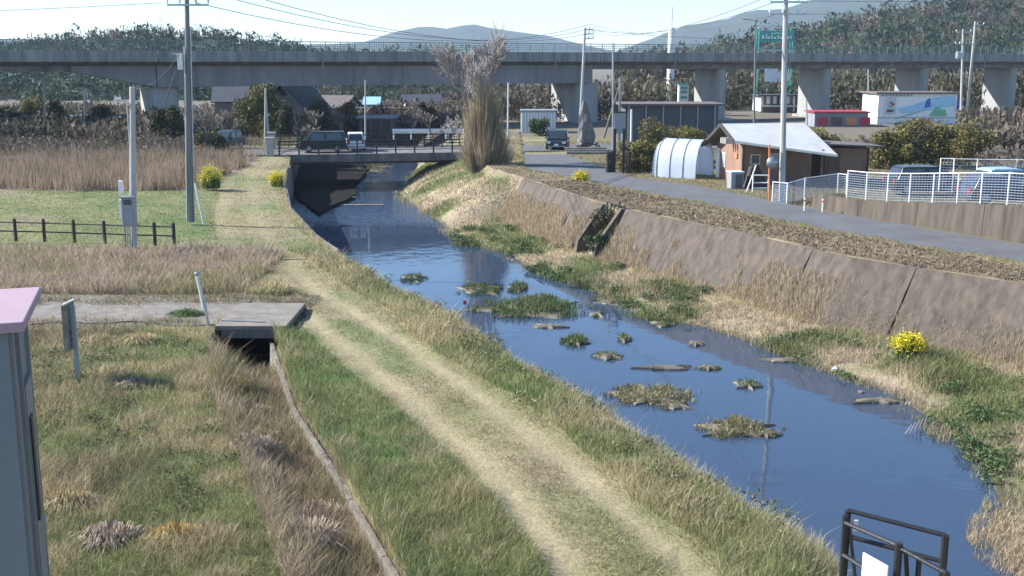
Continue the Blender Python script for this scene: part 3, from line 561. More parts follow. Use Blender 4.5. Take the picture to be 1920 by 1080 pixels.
for x,yt,yb,r,lab,tp,m in ((1149,80,300,.075,'thin pale steel lamp pole right of the standing stone',1149,'steel_galv'),(1161,145,300,.11,'shorter concrete pole rising behind the signboard',1163,'pole_concrete'),
    (1183,205,282,.10,'white post at the corner of the long dark shed',1184,'white_paint'),(952,155,262,.09,'thin pale pole just right of the tan willow',953,'offwhite'),
    (1629,130,232,.10,'pole between the red-trimmed shop and the mural building',1628,'pole_concrete'),(685,150,262,.09,'thin pole beyond the bridge near the small white hut',685,'pole_concrete'),
    (158,172,262,.10,'single thin pole left of the white truck',158,'pole_concrete'),(170,180,255,.06,'very thin pole just right of the single pole near the white truck',170,'steel_grey'),
    (1514,185,245,.09,'short pole right of the white two storey house',1512,'steel_galv')):
    pole(x,yt,yb,r,r*.75,lab,top=tp,m=m)
for x0,x1,yt,yb,lab in ((83,90,135,256,'pair of bound poles with a small lamp head at the far left'),(497,507,165,276,'pair of pale poles in front of the yellowish evergreen')):
    o,h,_=pole(x0,yt,yb,.11,.08,lab,top=x0+1); MB().tube((.35,0,0),(.25,0,h-.1),.09,.07).build('second_shaft',M['pole_concrete'],o)
    if x0<100: MB().box((-.2,0,h),(.5,.15,.12)).build('lamp_head',M['white_paint'],o)
P7,h7,l7=pole(1811,40,240,.17,.12,'leaning tall pale utility pole at the right behind the hedge',top=1829); arm(P7,h7-.4,l7-.1,l7+.9,ins=(.3,1)); arm(P7,h7-2.5,l7-1.6,l7+.2,ins=(0,.4))
P8,h8,l8=pole(1801,55,240,.15,.11,'utility pole with transformer cans close beside the leaning pale pole',top=1806)
for x in (-.5,-.1): MB().lathe([(.2,0),(.24,.05),(.24,.7),(.1,.8)],10,(l8+x,-.3,h8-3.2)).build('transformer',M['steel_galv'],P8)
arm(P8,h8-.3,l8-.8,l8+.8); arm(P8,h8-1.6,l8-.8,l8+.8)
o=thing('leaning_strut','pole strut leaning right to left beside the thin lamp pole','pole',(*at(1131,262,2.6),2.6)); MB().tube((0,0,0),(1.5,0,5.2),.11,.09).build('shaft',M['bark'],o)
o,h,_=pole(1415,40,212,.13,.09,'dark street lamp post with curved arm left of the sign tower',top=1417,m='dark_pole',name='street_lamp',Y=128); MB().bar((.05,0,h),(-1.4,0,h+.25),.08,.08).build('arm',M['dark_pole'],o); MB().box((-1.5,0,h+.22),(.7,.25,.12)).build('lamp_head',M['steel_grey'],o)
def wire(p,q,sag,label,r=.012):
    b=MB(); n=14; pts=[]
    for i in range(n+1):
        t=i/n; v=Vector(p).lerp(Vector(q),t); v.z-=sag*4*t*(1-t); pts.append(v)
    rt=thing('overhead_wire',label,'wire',p,0,'overhead wires'); 
    for a,c in zip(pts[:-1],pts[1:]): b.tube(a-Vector(p),c-Vector(p),r,r,4)
    b.build('cable',M['wire'],rt)
p2=P2.location; p3=P3.location; p4=P4.location
t4=p4+Vector((l4,0,h4))
for i,(dz,e,wd) in enumerate(((10.2,.3,'lowest'),(10.85,-.1,'middle'),(11.3,-.5,'topmost'))):
    wire(p2+Vector((.8,0,dz)),t4+Vector((.4,-.2,e)),1.6,wd+' overhead wire from the tall dark left pole to the leaning pole by the stone',.02)
    wire(p3+Vector((-.7,0,dz-.45)),t4+Vector((.5,-.2,e)),.9,wd+' overhead wire from the pole by the tan house to the pole by the stone',.018)
    wire(p3+Vector((.9,0,dz-.45)),Vector((60,38,14+e)),.6,wd+' overhead wire running from the pole by the tan house off to the right',.015)
    wire(p2+Vector((-.8,0,dz)),Vector((-60,46,12.5+e)),.8,wd+' overhead wire from the tall dark left pole off to the left',.014)
wire(p2+Vector((0,0,8.0)),P1.location+Vector((0,0,h1-.2)),.5,'low service wire from the tall dark pole to the cabinet pole',.014)
wire(t4+Vector((.3,0,-.2)),P7.location+Vector((l7,0,h7-.4)),1.2,'long overhead wire from the stone pole to the leaning right pole',.02)

# ------------------------------------------------------------------ left fence, signs, posts near the ditch
fr=thing('log_fence','low dark log fence with two rails at the edge of the green field','fence',(*at(30,450,2.55),2.5))
pts=[at(x,y,2.55) for x,y in ((-80,446),(-25,448),(30,450),(84,451),(140,453),(197,455),(252,457),(291,458),(327,459))]
fpst=None
for x,y in pts:
    l=Vector((x,y,2.5))-fr.location
    if fpst is None:
        fpst=MB().lathe([(.075,0),(.075,.92),(.06,.97),(.02,.98)],8).build('post',M['dark_brown'],fr); fpst.location=l
    else: share(fpst,l,fr)
for (x,y),(u,v) in zip(pts[:-1],pts[1:]):
    for z in (.42,.8): MB().tube(Vector((x,y,2.5+z))-fr.location,Vector((u,v,2.5+z))-fr.location,.032,n=6).build('rail',M['dark_brown'],fr)
gr=math.radians
sb=thing('sign_board','weathered narrow notice board on a steel post seen from its edge','sign',(*at(146,702,2.5),2.4),gr(88))
MB().box((0,0,.9),(.09,.09,1.85)).build('post',M['steel_grey'],sb); bo=MB().box((.0,.12,1.3),(.62,.05,1.15)).build('board',M['old_concrete'],sb)
b=MB()
for i in range(5): b.box((.0,.15,.95+.18*i),(.45,.01,.05))
b.build('faded_lettering',M['steel_grey'],bo); MB().bar((-.33,.1,1.9),(.33,.1,1.9),.04,.04).build('top_rail',M['offwhite'],sb)
lp=thing('leaning_pipe','bent pale pipe post leaning beside the culvert','pipe',(*at(390,604,2.5),2.4)); MB().tube((0,0,0),(-.08,0,.85),.045).build('lower_pipe',M['steel_galv'],lp); MB().tube((-.10,0,.55),(-.28,.1,1.5),.06,.05).build('upper_pipe',M['offwhite'],lp); MB().lathe([(.07,0),(.08,.06),(.03,.1)],8,(-.28,.1,1.48)).build('cap',M['steel_grey'],lp)
# steel shed at the left edge
c0=at(25,615,7.15); sh=thing('steel_shed','grey steel shed with a pinkish flat lid at the left edge of the picture','shed',(c0[0],c0[1],2.3),gr(17.5))
H=4.8; Wd=1.9; D=1.8
MB().box((-Wd/2-.08,D/2+.1,H/2),(Wd,D,H)).build('body',M['shed_steel'],sh,bevel=.01)
MB().box((-Wd/2,D/2+.08,H+.06),(Wd+.22,D+.24,.12)).build('lid',M['pink_roof'],sh,bevel=.015)
for y in (.1,.62,1.5): MB().box((-.06,y+.1,H/2),(.05,.06,H-.1)).build('rib',M['shed_side'],sh)
dr=MB().box((-.055,1.15,2.0),(.05,.62,3.9)).build('side_door',M['shed_side'],sh); MB().box((-.02,1.0,2.9),(.03,.2,1.3)).build('slot',M['black_steel'],dr); MB().box((-.02,1.38,2.0),(.05,.06,.2)).build('handle',M['steel_galv'],dr)
for x in (-.6,-1.3): MB().box((x,.085,H/2),(.04,.04,H-.1)).build('seam',M['shed_side'],sh)
# black railing at the lower right
Yg=14.0; g0=Vector((wx(1588,960,Yg),Yg,2.3)); rl=thing('steel_railing','black steel pipe railing with a pink sign plate at the bottom right corner','railing',g0)
def gp(x,y,Y): return Vector((wx(x,y,Y),Y,hz(y,Y)))-g0
a=gp(1590,957,Yg); bq=gp(1773,1004,Yg-.6); cq=gp(1686,1018,Yg-1.1); dq=gp(1724,1042,Yg-1.15); e=gp(1775,1072,Yg-1.6)
for q,r in ((a,.045),(bq,.05),(cq,.05),(dq,.035),(e,.045)): MB().tube((q.x,q.y,0),q,r).build('post',M['black_steel'],rl)
q2=a+Vector((-.07,-.12,-.02)); MB().tube((q2.x,q2.y,0),q2,.035).build('post',M['black_steel'],rl)
for q,s_ in ((a,bq),(a+Vector((0,0,-.36)),bq+Vector((0,0,-.36))),(q2+Vector((0,0,-.1)),cq+Vector((0,0,-.04))),(cq+Vector((0,0,-.06)),e+Vector((0,0,-.02))),(q2+Vector((0,0,-.55)),cq+Vector((0,0,-.6))),(cq+Vector((0,0,-.62)),e+Vector((0,0,-.6)))): MB().tube(q,s_,.032).build('rail',M['black_steel'],rl)
MB().tube(a+Vector((0,0,-.05)),a+Vector((.12,-.1,-.9)),.025).build('brace',M['black_steel'],rl); MB().tube(cq+Vector((.1,.05,-.1)),cq+Vector((.2,.0,-1)),.03).build('brace',M['black_steel'],rl)
u=gp(1618,1036,13.2); v=gp(1664,1062,12.8); d=(v-u); d.z=0; d=d.normalized()
MB().prism([u,v,v+Vector((0,0,-.75)),u+Vector((0,0,-.75))],Vector((d.y,-d.x,0))*-.02).build('sign_plate',M['pink_white'],rl)
u=gp(1601,976,13.85); MB().prism([u,u+Vector((.06,0,0)),u+Vector((.06,0,-.15)),u+Vector((0,0,-.15))],(0,.02,0)).build('reflector',M['pink_white'],rl)
# ------------------------------------------------------------------ buildings
def gable(o,w,d,hw,hr,wallm,roofm,over=.4,thick=.12):
    """house shell: w along x, d along y, gable ends at +-x, origin at centre of base"""
    MB().add([(-w/2,-d/2,0),(w/2,-d/2,0),(w/2,d/2,0),(-w/2,d/2,0),(-w/2,-d/2,hw),(w/2,-d/2,hw),(w/2,d/2,hw),(-w/2,d/2,hw),(-w/2,0,hr),(w/2,0,hr)],
      [(0,1,5,4),(2,3,7,6),(1,2,6,9,5),(3,0,4,8,7),(4,5,9,8),(6,7,8,9)]).build('wall',wallm,o)
    k=(hr-hw)/(d/2); rs=[]
    for s_ in (-1,1):
        rs.append(MB().prism([(-w/2-over,0,hr+.05),(w/2+over,0,hr+.05),(w/2+over,s_*(d/2+over),hw-k*over+.05),(-w/2-over,s_*(d/2+over),hw-k*over+.05)],(0,0,thick)).build('roof',roofm,o))
    return rs
def win(o,x,y,z,w,h,ax='y',fm='offwhite',gm='window_light',s_=-1):
    d=(w,.06,h) if ax=='y' else (.06,w,h); f=MB().box((x,y,z),d).build('window',M[fm],o)
    d2=(w-.12,.03,h-.12) if ax=='y' else (.03,w-.12,h-.12); q=(x,y+s_*.03,z) if ax=='y' else (x+s_*.03,y,z)
    MB().box(q,d2).build('pane',M[gm],f); return f
# tan house by the road
a8=gr(8); hs=thing('tan_house','small tan plastered house with a white sloping roof beside the road','house',(13.8,67.1,2.65),a8)
w_,d_=4.3,4.9
MB().add([(0,0,0),(w_,0,0),(w_,d_,0),(0,d_,0),(0,0,2.75),(w_,0,2.75),(w_,d_,2.3),(0,d_,2.3),(0,2.1,3.45),(w_,2.1,3.45)],[(0,1,5,4),(2,3,7,6),(1,2,6,9,5),(3,0,4,8,7),(4,5,9,8),(6,7,8,9)]).build('wall',M['tan_wall'],hs)
ry=2.1; 
def rz_(y): return 3.52-(ry-y)*.333 if y<ry else 3.52-(y-ry)*.42
rf1=MB().prism([(-.75,ry,rz_(ry)),(4.6,ry,rz_(ry)),(w_+.45,-2.6,rz_(-2.6)),(-.75,-.45,rz_(-.45))],(0,0,.1)).build('roof',M['roof_white'],hs)
MB().prism([(-.75,ry,rz_(ry)),(w_+.3,ry,rz_(ry)),(w_+.3,d_+.8,rz_(d_+.8)),(-.75,d_+.8,rz_(d_+.8))],(0,0,.1)).build('roof',M['brown_roof'],hs)
MB().bar((-.78,-.5,rz_(-.45)+.02),(w_+.45,-2.66,rz_(-2.6)+.02),.08,.12).build('gutter',M['offwhite'],hs)
for y0,y1 in ((ry,-.45),(ry,d_+.8)): MB().bar((-.78,y0,rz_(y0)+.02),(-.78,y1,rz_(y1)+.02),.06,.22).build('verge_board',M['dark_brown'],hs)
MB().box((.0,-.0,1.35),(.16,.16,2.7)).build('corner_post',M['brown_wood'],hs)
for x in (2.6,4.1): MB().box((x,-.8 if x<3 else -2.0,1.15),(.12,.12,2.3)).build('porch_post',M['brown_wood'],hs)
win(hs,-.02,3.4,1.3,.6,.9,'x'); win(hs,2.1,-.03,1.6,.9,.7); win(hs,.75,-.03,1.6,.6,.6,gm='glass')
MB().box((-.03,4.55,1.0),(.06,.6,1.9)).build('door',M['white_paint'],hs); MB().box((-.05,1.1,1.75),(.06,.4,.3)).build('orange_glow',M['orange_paint'],hs)  # small orange panel paints the orange glow near the corner
for y in (1.2,1.6,2.0): MB().box((-.45,y,2.62),(.6,.1,.35)).build('roof_bracket',M['offwhite'],hs)
MB().box((w_/2,-.01,.2),(w_-.3,.06,.4)).build('plinth',M['old_concrete'],hs)
sd=thing('lean_to_shed','low tan lean-to shed with a flat grey roof right of the tan house','shed',(18.9,68.0,2.65),gr(4))
MB().box((1.45,1.4,1.1),(2.7,2.6,2.2)).build('wall',M['tan_wall'],sd); MB().prism([(-.3,-.5,2.42),(3.5,-.5,2.25),(3.5,3.0,2.25),(-.3,3.0,2.42)],(0,0,.1)).build('roof',M['brown_roof'],sd); MB().box((2.75,.2,1.1),(.12,.25,2.2)).build('downpipe',M['dark_brown'],sd); MB().box((.6,.07,1.0),(.8,.05,1.9)).build('door',M['brown_wood'],sd)
# items in front of the house
o=thing('water_tank','grey lidded bin standing by the lit wall of the tan house','bin',(13.0,65.2,2.68),gr(10)); MB().box((0,0,.5),(.75,.7,1.0)).build('body',M['steel_grey'],o,bevel=.03); MB().box((0,0,1.03),(.82,.78,.07)).build('lid',M['offwhite'],o); MB().box((.1,-.36,.5),(.4,.03,.8)).build('panel',M['dark_grey_wall'],o)
o=thing('white_rack','small white steel pipe rack standing on the road edge before the tan house','rack',(13.95,62.8,2.72),gr(-6))
for x in (-.42,.42): MB().tube((x,0,0),(x,0,1.05),.035).build('upright',M['white_paint'],o)
for z in (.3,.6,1.02): MB().tube((-.42,0,z),(.42,0,z),.03).build('bar',M['white_paint'],o)
o=thing('leaning_pole','white pole leaning against the dark stack by the tan house','pole',(13.35,63.6,2.7)); MB().tube((0,0,0),(.55,.3,1.5),.035).build('shaft',M['white_paint'],o)
o=thing('covered_stack','dark sheeted stack leaning against the tan house wall','stack',(14.2,65.6,2.68)); MB().add([(-.6,-.4,0),(.9,-.4,0),(.9,.4,0),(-.6,.4,0),(-.3,-.2,1.3),(.1,-.2,1.45),(.3,.3,1.35),(-.3,.3,1.3)],[(0,1,5,4),(1,2,6,5),(2,3,7,6),(3,0,4,7),(4,5,6,7)]).build('sheet',M['dark_brown'],o,bevel=.1)
o=thing('traffic_mirror','round traffic mirror on an orange post beside the tall pale pole','mirror',(*at(1442,380,2.7),2.65)); MB().tube((0,0,0),(-.12,0,3.1),.045).build('post',M['orange_paint'],o)
q=MB().lathe([(.02,.0),(.28,.02),(.33,.06),(.33,.1)],20); q.v=[(x,-z,y) for x,y,z in q.v]; mo=q.build('mirror_face',M['rim'],o,smooth=True); mo.location=(.08,-.02,2.15); MB().box((.0,.05,2.15),(.25,.05,.05)).build('bracket',M['steel_grey'],o)
# plastic tunnel
tn=thing('plastic_tunnel','round-topped plastic film tunnel with an open dark end left of the tan house','greenhouse',(10.0,73.0,2.68),gr(-32))
def arch(x,R=1.45,Hh=2.45,n=14): return [(x,-R*math.cos(math.pi*i/n),Hh*math.sin(math.pi*i/n)**.7) for i in range(n+1)]
b=MB(); xs=[-.35,0,.9,1.8,2.7]; n=15
for i,x in enumerate(xs): b.v+=arch(x) if i else [(x+.12*(1-abs(q[1])/1.45),q[1]*.92,q[2]*.93) for q in arch(x)]
b.f=[(i*n+j,i*n+j+1,(i+1)*n+j+1,(i+1)*n+j) for i in range(4) for j in range(n-1)]+[tuple(range(n))]; b.build('film_cover',M['film'],tn,smooth=True)
for x in xs[1:]:
    pts_=arch(x,1.47,2.47); b=MB()
    for p_,q_ in zip(pts_[:-1],pts_[1:]): b.tube(p_,q_,.025,.025,5)
    b.build('hoop',M['steel_galv'],tn)
MB().box((1.2,0,.02),(3.0,2.7,.06)).build('floor',M['dark_brown'],tn)
# long dark shed, shutter hut
def block(name,label,cat,x0,x1,ytop,Y,depth,wallm,roofm,over=.3,rz=0,base=2.6,yb=250):
    X0,X1=wx(x0,yb,Y),wx(x1,yb,Y); z=hz(ytop,Y); o=thing(name,label,cat,((X0+X1)/2,Y,base),rz); w=X1-X0; h=z-base
    MB().box((0,depth/2,h/2),(w,depth,h)).build('wall',M[wallm],o); MB().box((0,depth/2,h+.09),(w+over*2,depth+over*2,.18)).build('roof',M[roofm],o)
    return o,w,h
o,w,h=block('long_shed','long dark open-fronted shed with a brown flat roof behind the hedge','shed',1172,1345,198,104,5,'dark_grey_wall','brown_roof',.5)
for i in range(6): MB().box((-w/2+.3+i*(w-.6)/5,-.12,h/2),(.14,.14,h)).build('post',M['steel_grey'],o)
for i in range(5): MB().box((-w/2+.3+(i+.5)*(w-.6)/5,-.03,h/2),((w-.6)/5-.25,.05,h-.3)).build('panel',M['dark_grey_wall'],o)
o,w,h=block('shutter_hut','small white corrugated hut just left of the sunlit pier','hut',977,1042,210,117,3,'offwhite','steel_grey',.1)
for i in range(12): MB().box((-w/2+.15+i*(w-.3)/11,-.03,h/2),(.13,.07,h-.1)).build('rib',M['white_paint'],o)
# shops beyond
o,w,h=block('red_trim_shop','low shop front with a bright red roof band behind the shrubs','shop',1526,1626,212,128,4,'grey_wall','red_paint',.15)
for i in range(4): MB().box((-w/2+.9+i*1.6,-.04,h*.45),(1.2,.06,.9)).build('poster',M[('red_paint','brown_wood','orange_paint','red_paint')[i]],o)
o,w,h=block('mural_building','white building painted with pale blue and green murals at the right','building',1643,1790,176,133,6,'white_paint','brown_roof',.35)
def patch(x,z,ww,hh,m,name='mural_patch',e=.02): MB().box((x,-.03-e,z),(ww,.03+e,hh)).build(name,M[m],o)
def mural(pts,m,e): MB().prism([(x*w,-.02,z*h) for x,z in pts],(0,-.02-e,0)).build('mural_patch',M[m],o)
mural([(-.25,.55),(-.1,.62),(.1,.8),(.25,.9),(.47,.93),(.47,.62),(.3,.55),(.12,.48),(-.05,.40),(-.2,.38)],'sky_paint',.0); mural([(-.42,.35),(-.27,.35),(-.27,.9),(-.42,.9)],'offwhite',.005)
mural([(.15,.3),(.22,.55),(.27,.62),(.31,.5),(.36,.52),(.38,.3)],'green_paint',.008); mural([(-.05,.06),(.0,.18),(.08,.22),(.16,.2),(.2,.08)],'orange_paint',.006); mural([(-.3,.05),(-.2,.14),(-.08,.16),(-.04,.06)],'green_paint',.004); mural([(.08,.55),(.11,.8),(.15,.88),(.17,.6)],'blue_paint',.012); mural([(-.28,.2),(-.05,.36),(.12,.5),(.12,.53),(-.05,.40),(-.28,.23)],'green_paint',.010)
for i,(dx,dz,m_) in enumerate(((0,.25,'teal_paint'),(-.25,.05,'sky_paint'),(.25,.05,'red_paint'),(0,-.2,'green_paint'),(-.3,-.7,'red_paint'),(0,-.72,'dark_brown'),(.3,-.7,'teal_paint'))):
    ob=MB().lathe([(.16,0),(.16,.04)],10).build('emblem_dot',M[m_],o); ob.location=(-w*.34+dx,-.09,h*.66+dz); ob.rotation_euler=(math.pi/2,0,0)
for i in range(9): MB().box((-w*.45+i*.42,-.06,h-.18),(.22,.05,.2)).build('sign_letter',M['steel_grey'],o)
MB().box((0,-.04,h*.25),(w,.07,.06)).build('floor_band',M['steel_grey'],o); MB().box((w/2+.35,-.2,h*.62),(.55,.2,1.5)).build('hanging_sign',M['blue_paint'],o)
o,w,h=block('white_house','white two storey house with a dark balcony left of the red-trimmed shop','house',1424,1488,180,170,6,'white_paint','slate_roof',.5)
for i in range(5): win(o,-w/2+.6+i*(w-1.2)/4,-.04,h*.72,.55,1.3,gm='glass')
MB().box((0,-.3,h*.36),(w+.2,.6,.25)).build('balcony',M['offwhite'],o); MB().box((0,-.05,h*.16),(w-.6,.08,1.6)).build('shopfront',M['brown_wood'],o)
o,w,h=block('dark_annex','dark flat-roofed annex right of the white two storey house','building',1489,1535,182,172,5,'dark_grey_wall','slate_roof',.1)
o,w,h=block('white_kiosk','tiny white kiosk beyond the long dark shed','hut',1316,1334,170,160,3,'white_paint','steel_grey',.1); win(o,0,-.04,h*.6,.6,.8)
o,w,h=block('pale_tower','narrow pale teal tower with a windowed head next to the white column','tower',1271,1289,160,168,1.6,'offwhite','teal_paint',.1)
for z in (.55,.75,.9): MB().box((0,-.04,h*z),(w*.7,.06,.4)).build('window',M['teal_paint'],o)
o=thing('white_column','tall white round column with a thin rod behind the viaduct','tower',(wx(1256,190,182),182,2.5)); zt=hz(52,182)-2.5; MB().lathe([(.62,0),(.55,zt-.2),(.5,zt)],14).build('shaft',M['white_paint'],o); MB().tube((0,0,zt),(0,0,zt+3.2),.05).build('rod',M['steel_grey'],o)
for z in (.35,.6): MB().lathe([(.68,0),(.68,.25)],14,(0,0,zt*z)).build('collar',M['steel_grey'],o)
# sign tower
Yp=176; o=thing('sign_tower','tall teal lattice sign tower with a white round emblem behind the viaduct','sign tower',(wx(1450,190,Yp),Yp,2.5)); zt=hz(52,Yp)-2.5
for x in (-2.6,2.6):
    for y in (0,1.6): MB().tube((x,y,0),(x,y,zt),.12).build('leg',M['teal_paint'],o)
for z in np.arange(2,zt,1.5): MB().bar((-2.6,-.05,z),(2.6,-.05,z),.08,.08).build('girt',M['teal_paint'],o)
for i,z in enumerate(np.arange(2,zt-1.5,1.5)): MB().bar((-2.6 if i%2 else 2.6,-.08,z),(2.6 if i%2 else -2.6,-.08,z+1.5),.06,.06).build('brace',M['offwhite'],o)
pn=MB().box((0,-.2,zt-1.3),(5.4,.15,1.6)).build('sign_panel',M['teal_paint'],o)
b=MB()
for x,z,ww,hh in ((-2.1,-.1,.3,.5),(-1.55,.0,.18,.7),(-1.2,-.2,.3,.3),(-.75,-.1,.2,.55),(-.3,-.22,.4,.25),(.25,-.1,.22,.5),(.7,-.2,.3,.3),(1.2,-.05,.2,.6),(1.7,-.18,.4,.35),(2.2,-.1,.15,.5),(-.6,.45,.6,.1),(.0,.52,.6,.1),(.6,.45,.6,.1)): b.box((x,-.3,zt-1.3+z),(ww,.04,hh))
b.build('white_marks',M['white_paint'],pn); MB().box((0,-.1,zt),(5.6,.4,.15)).build('top_lamp_bar',M['offwhite'],o)
MB().box((-.6,-.2,5.6),(2.0,.12,2.4)).build('sign_panel',M['white_paint'],o); dsk=MB().lathe([(1.0,0),(1.0,.08)],20).build('round_emblem',M['white_paint'],o); dsk.location=(1.4,-.15,5.2); dsk.rotation_euler=(math.pi/2,0,0)
# left and centre background houses
def house(label,x0,x1,yb,ye,yr,Y,d,wm,rm,rz=0,name='house'):
    X0,X1=wx(x0,yb,Y),wx(x1,yb,Y); o=thing(name,label,'house',((X0+X1)/2,Y+d/2,2.4),rz); gable(o,X1-X0,d,hz(ye,Y)-2.4,hz(yr,Y)-2.4,M[wm],M[rm]); return o
o=thing('gabled_house','grey gabled house with a steep dark roof behind the yellowish evergreen','house',(wx(545,205,128),131,2.4),gr(72)); gable(o,5.5,4.6,hz(200,128)-2.4,hz(160,128)-2.4,M['grey_wall'],M['slate_roof'],.7,.2); win(o,-2.79,0,4.2,.9,.8,'x','slate_roof','glass')
o=house('dark roofed house half hidden behind bare trees left of the evergreen',395,452,200,190,165,134,6,'grey_wall','slate_roof',gr(10),'dark_roofed_house')
o=house('little white hut with a pale roof on the rise beyond the bridge',686,708,205,194,184,150,2,'white_paint','sky_paint',0,'white_hut'); win(o,.3,-.04,.7+1.2,.5,.6)
house('grey house with a brown gable roof beyond the left end of the bridge',600,655,205,200,182,150,6,'grey_wall','brown_roof',gr(-12),'brown_roofed_house')
house('pale house with a slate roof behind the farther sunlit strip',755,820,205,198,180,158,6,'offwhite','slate_roof',gr(15),'pale_house')
o,w,h=block('dark_barn','low dark barn with grey roof just beyond the bridge railing','barn',674,738,222,118,5,'dark_grey_wall','grey_wall',.3)
for x in (-w*.3,0,w*.3): MB().box((x,-.03,h*.45),(.8,.05,h*.8)).build('plank_door',M['dark_brown'],o)
o,w,h=block('blue_hut','small pale blue roofed hut beyond the reeds at the far left','hut',128,160,220,122,3,'grey_wall','sky_paint',.3); win(o,0,-.04,h*.5,.7,.7)
o=thing('low_bank_wall','long low beige bank wall beyond the bridge','wall',(wx(660,210,140),140,2.4)); MB().box((0,0,.95),(15,.5,1.9)).build('wall',M['old_concrete'],o); MB().box((0,0,1.95),(15.2,.7,.12)).build('coping',M['concrete'],o)
for i,(x0,x1,y,Y,lab) in enumerate(((736,866,246,112,'nearer white beam standing in for a sunlit strip of ground beyond the bridge'),(736,866,229,126,'farther white beam standing in for a sunlit strip of ground beyond the bridge'))):  # white beams on posts, painted in place of sunlit strips of ground
    X0,X1=wx(x0,y,Y),wx(x1,y,Y); z=hz(y,Y); o=thing('sunlit_strip',lab,'sunlit_strip',(X0,Y,2.4),0,'sunlit strips beyond the bridge'); w=X1-X0
    MB().prism([(0,-.05,z-2.4-.22),(0,-.14,z-2.4),(0,-.05,z-2.4+.22),(0,.0,z-2.4+.22),(0,.0,z-2.4-.22)],(w,.6,0)).build('beam',M['white_paint'],o)
    for k in range(5): MB().tube((w*k/4+.1,.1+.6*k/4,0),(w*k/4+.1,.1+.6*k/4,z-2.4+.2),.07).build('post',M['white_paint'],o)
# standing stone on its rubble plinth, signboard
st=thing('standing_stone','tall pointed grey standing stone on a rubble plinth by the road','monument',(*at(1100,287,2.65),2.65))
st.scale=(.8,.85,.86)
b=MB(); lv=[(0,.78,.42),(.6,.85,.45),(1.4,.8,.42),(2.3,.66,.36),(3.1,.45,.26),(3.7,.2,.14),(3.95,.05,.05)]; n=9
for k,(z,rx,ry_) in enumerate(lv):
    for i in range(n):
        t_=2*math.pi*i/n; j=1+.12*math.sin(i*3.1+k*1.7); b.v.append((rx*j*math.cos(t_)-.06*k,ry_*j*math.sin(t_),z+1.0+(.12*math.sin(i*2.3) if k==len(lv)-1 else 0)))
b.f=[(k*n+i,k*n+(i+1)%n,(k+1)*n+(i+1)%n,(k+1)*n+i) for k in range(len(lv)-1) for i in range(n)]+[tuple(range((len(lv)-1)*n,len(lv)*n))]; b.build('stone',M['stone'],st)
def rock(r,seed,flat=.7):
    rr=random.Random(seed); b=MB(); import bmesh
    bm=bmesh.new(); bmesh.ops.create_icosphere(bm,subdivisions=1,radius=r)
    for v in bm.verts: v.co*=rr.uniform(.7,1.15); v.co.z*=flat
    bm.verts.index_update(); b.v=[tuple(v.co) for v in bm.verts]; b.f=[tuple(v.index for v in f.verts) for f in bm.faces]; bm.free(); return b
rks=[rock(.33,i) for i in range(4)]; rko=[None]*4
for i in range(34):
    k=i%4; x=random.uniform(-1.7,1.7); y=random.uniform(-.9,.9); z=random.choice((.15,.4,.65,.85)); 
    if z>.5: x*=.7;y*=.7
    l=(x,y,z)
    if rko[k] is None: rko[k]=rks[k].build('rock',M['stone'],st); rko[k].location=l
    else: share(rko[k],l,st,random.random()*6)
for k in range(3): MB().box((-.2,-1.3-.5*k,.55-.17*k),(4.2-.1*k,.5,.18)).build('step',M['old_concrete'],st)
sgb=thing('signboard','blue grey signboard on dark carved posts left of the big hedge','sign',(*at(1160,325,2.7),2.65)); MB().box((0,0,3.35),(.72,.1,1.35)).build('board',M['steel_grey'],sgb); MB().box((0,0,4.08),(.85,.3,.08)).build('board_roof',M['dark_brown'],sgb)
for x in (-.3,.3): MB().box((x,0,1.5),(.16,.16,3.0)).build('post',M['dark_brown'],sgb)
for i,x in enumerate((-.75,-.5,.62)): MB().lathe([(.13,0),(.15,.5),(.11,.8),(.14,1.2),(.1,1.5),(.04,1.6)],8,(x,-.2,0)).build('carved_post',M['dark_brown'],sgb)

# ------------------------------------------------------------------ chain link fences of the lot
def cl_fence(label,pts,h,m='white_paint',wires=11,group='wire fences round the lot'):
    o=thing('wire_fence',label,'fence',pts[0],0,group); o0=Vector(pts[0]); ps=None
    for p in pts:
        l=Vector(p)-o0
        if ps is None: ps=MB().tube((0,0,0),(0,0,h),.035,n=8).build('post',M[m],o)
        else: share(ps,l,o)
    for p,q in zip(pts[:-1],pts[1:]):
        p=Vector(p)-o0;q=Vector(q)-o0; MB().tube(p+Vector((0,0,h-.03)),q+Vector((0,0,h-.03)),.022,n=6).build('top_rail',M[m],o); b=MB()
        for i in range(wires): z=.08+(h-.15)*i/wires; b.bar(p+Vector((0,0,z)),q+Vector((0,0,z)),.02,.02)
        k=max(4,int((q-p).length/.16))
        for i in range(1,k): c=p.lerp(q,i/k); b.bar(c+Vector((0,0,.05)),c+Vector((0,0,h-.05)),.010,.010)
        tag(b.build('wire_mesh',M['wire_pale'],o),kind='stuff')
    return o
def onwall(x): # point above the low wall seen at picture column x
    best=min(np.arange(34,56.4,.1),key=lambda Y:abs(960+F*(float(rf(Y))+.9)/(Y*CP-(lowt(Y)-CH)*SP)-x)); return (float(rf(best))+.95,float(best),float(lowt(best))+.02)
ys=[]; cl_fence('white posted wire fence standing on the low concrete wall by the lot',[onwall(x) for x in (1586,1622,1660,1703,1745,1790,1837,1888,1945,2010)],1.35)
cl_fence('white posted wire fence running from the tan house pole to the lot corner',[(*at(x,y,2.75),2.72) for x,y in ((1448,380),(1475,383),(1508,372),(1570,362),(1586,364))],1.15)
cl_fence('taller wire fence at the back of the lot before the bare bushes',[(wx(x,330,60),60-.3*i,3.2) for i,x in enumerate((1762,1783,1822,1890,1955,2020))],1.75)
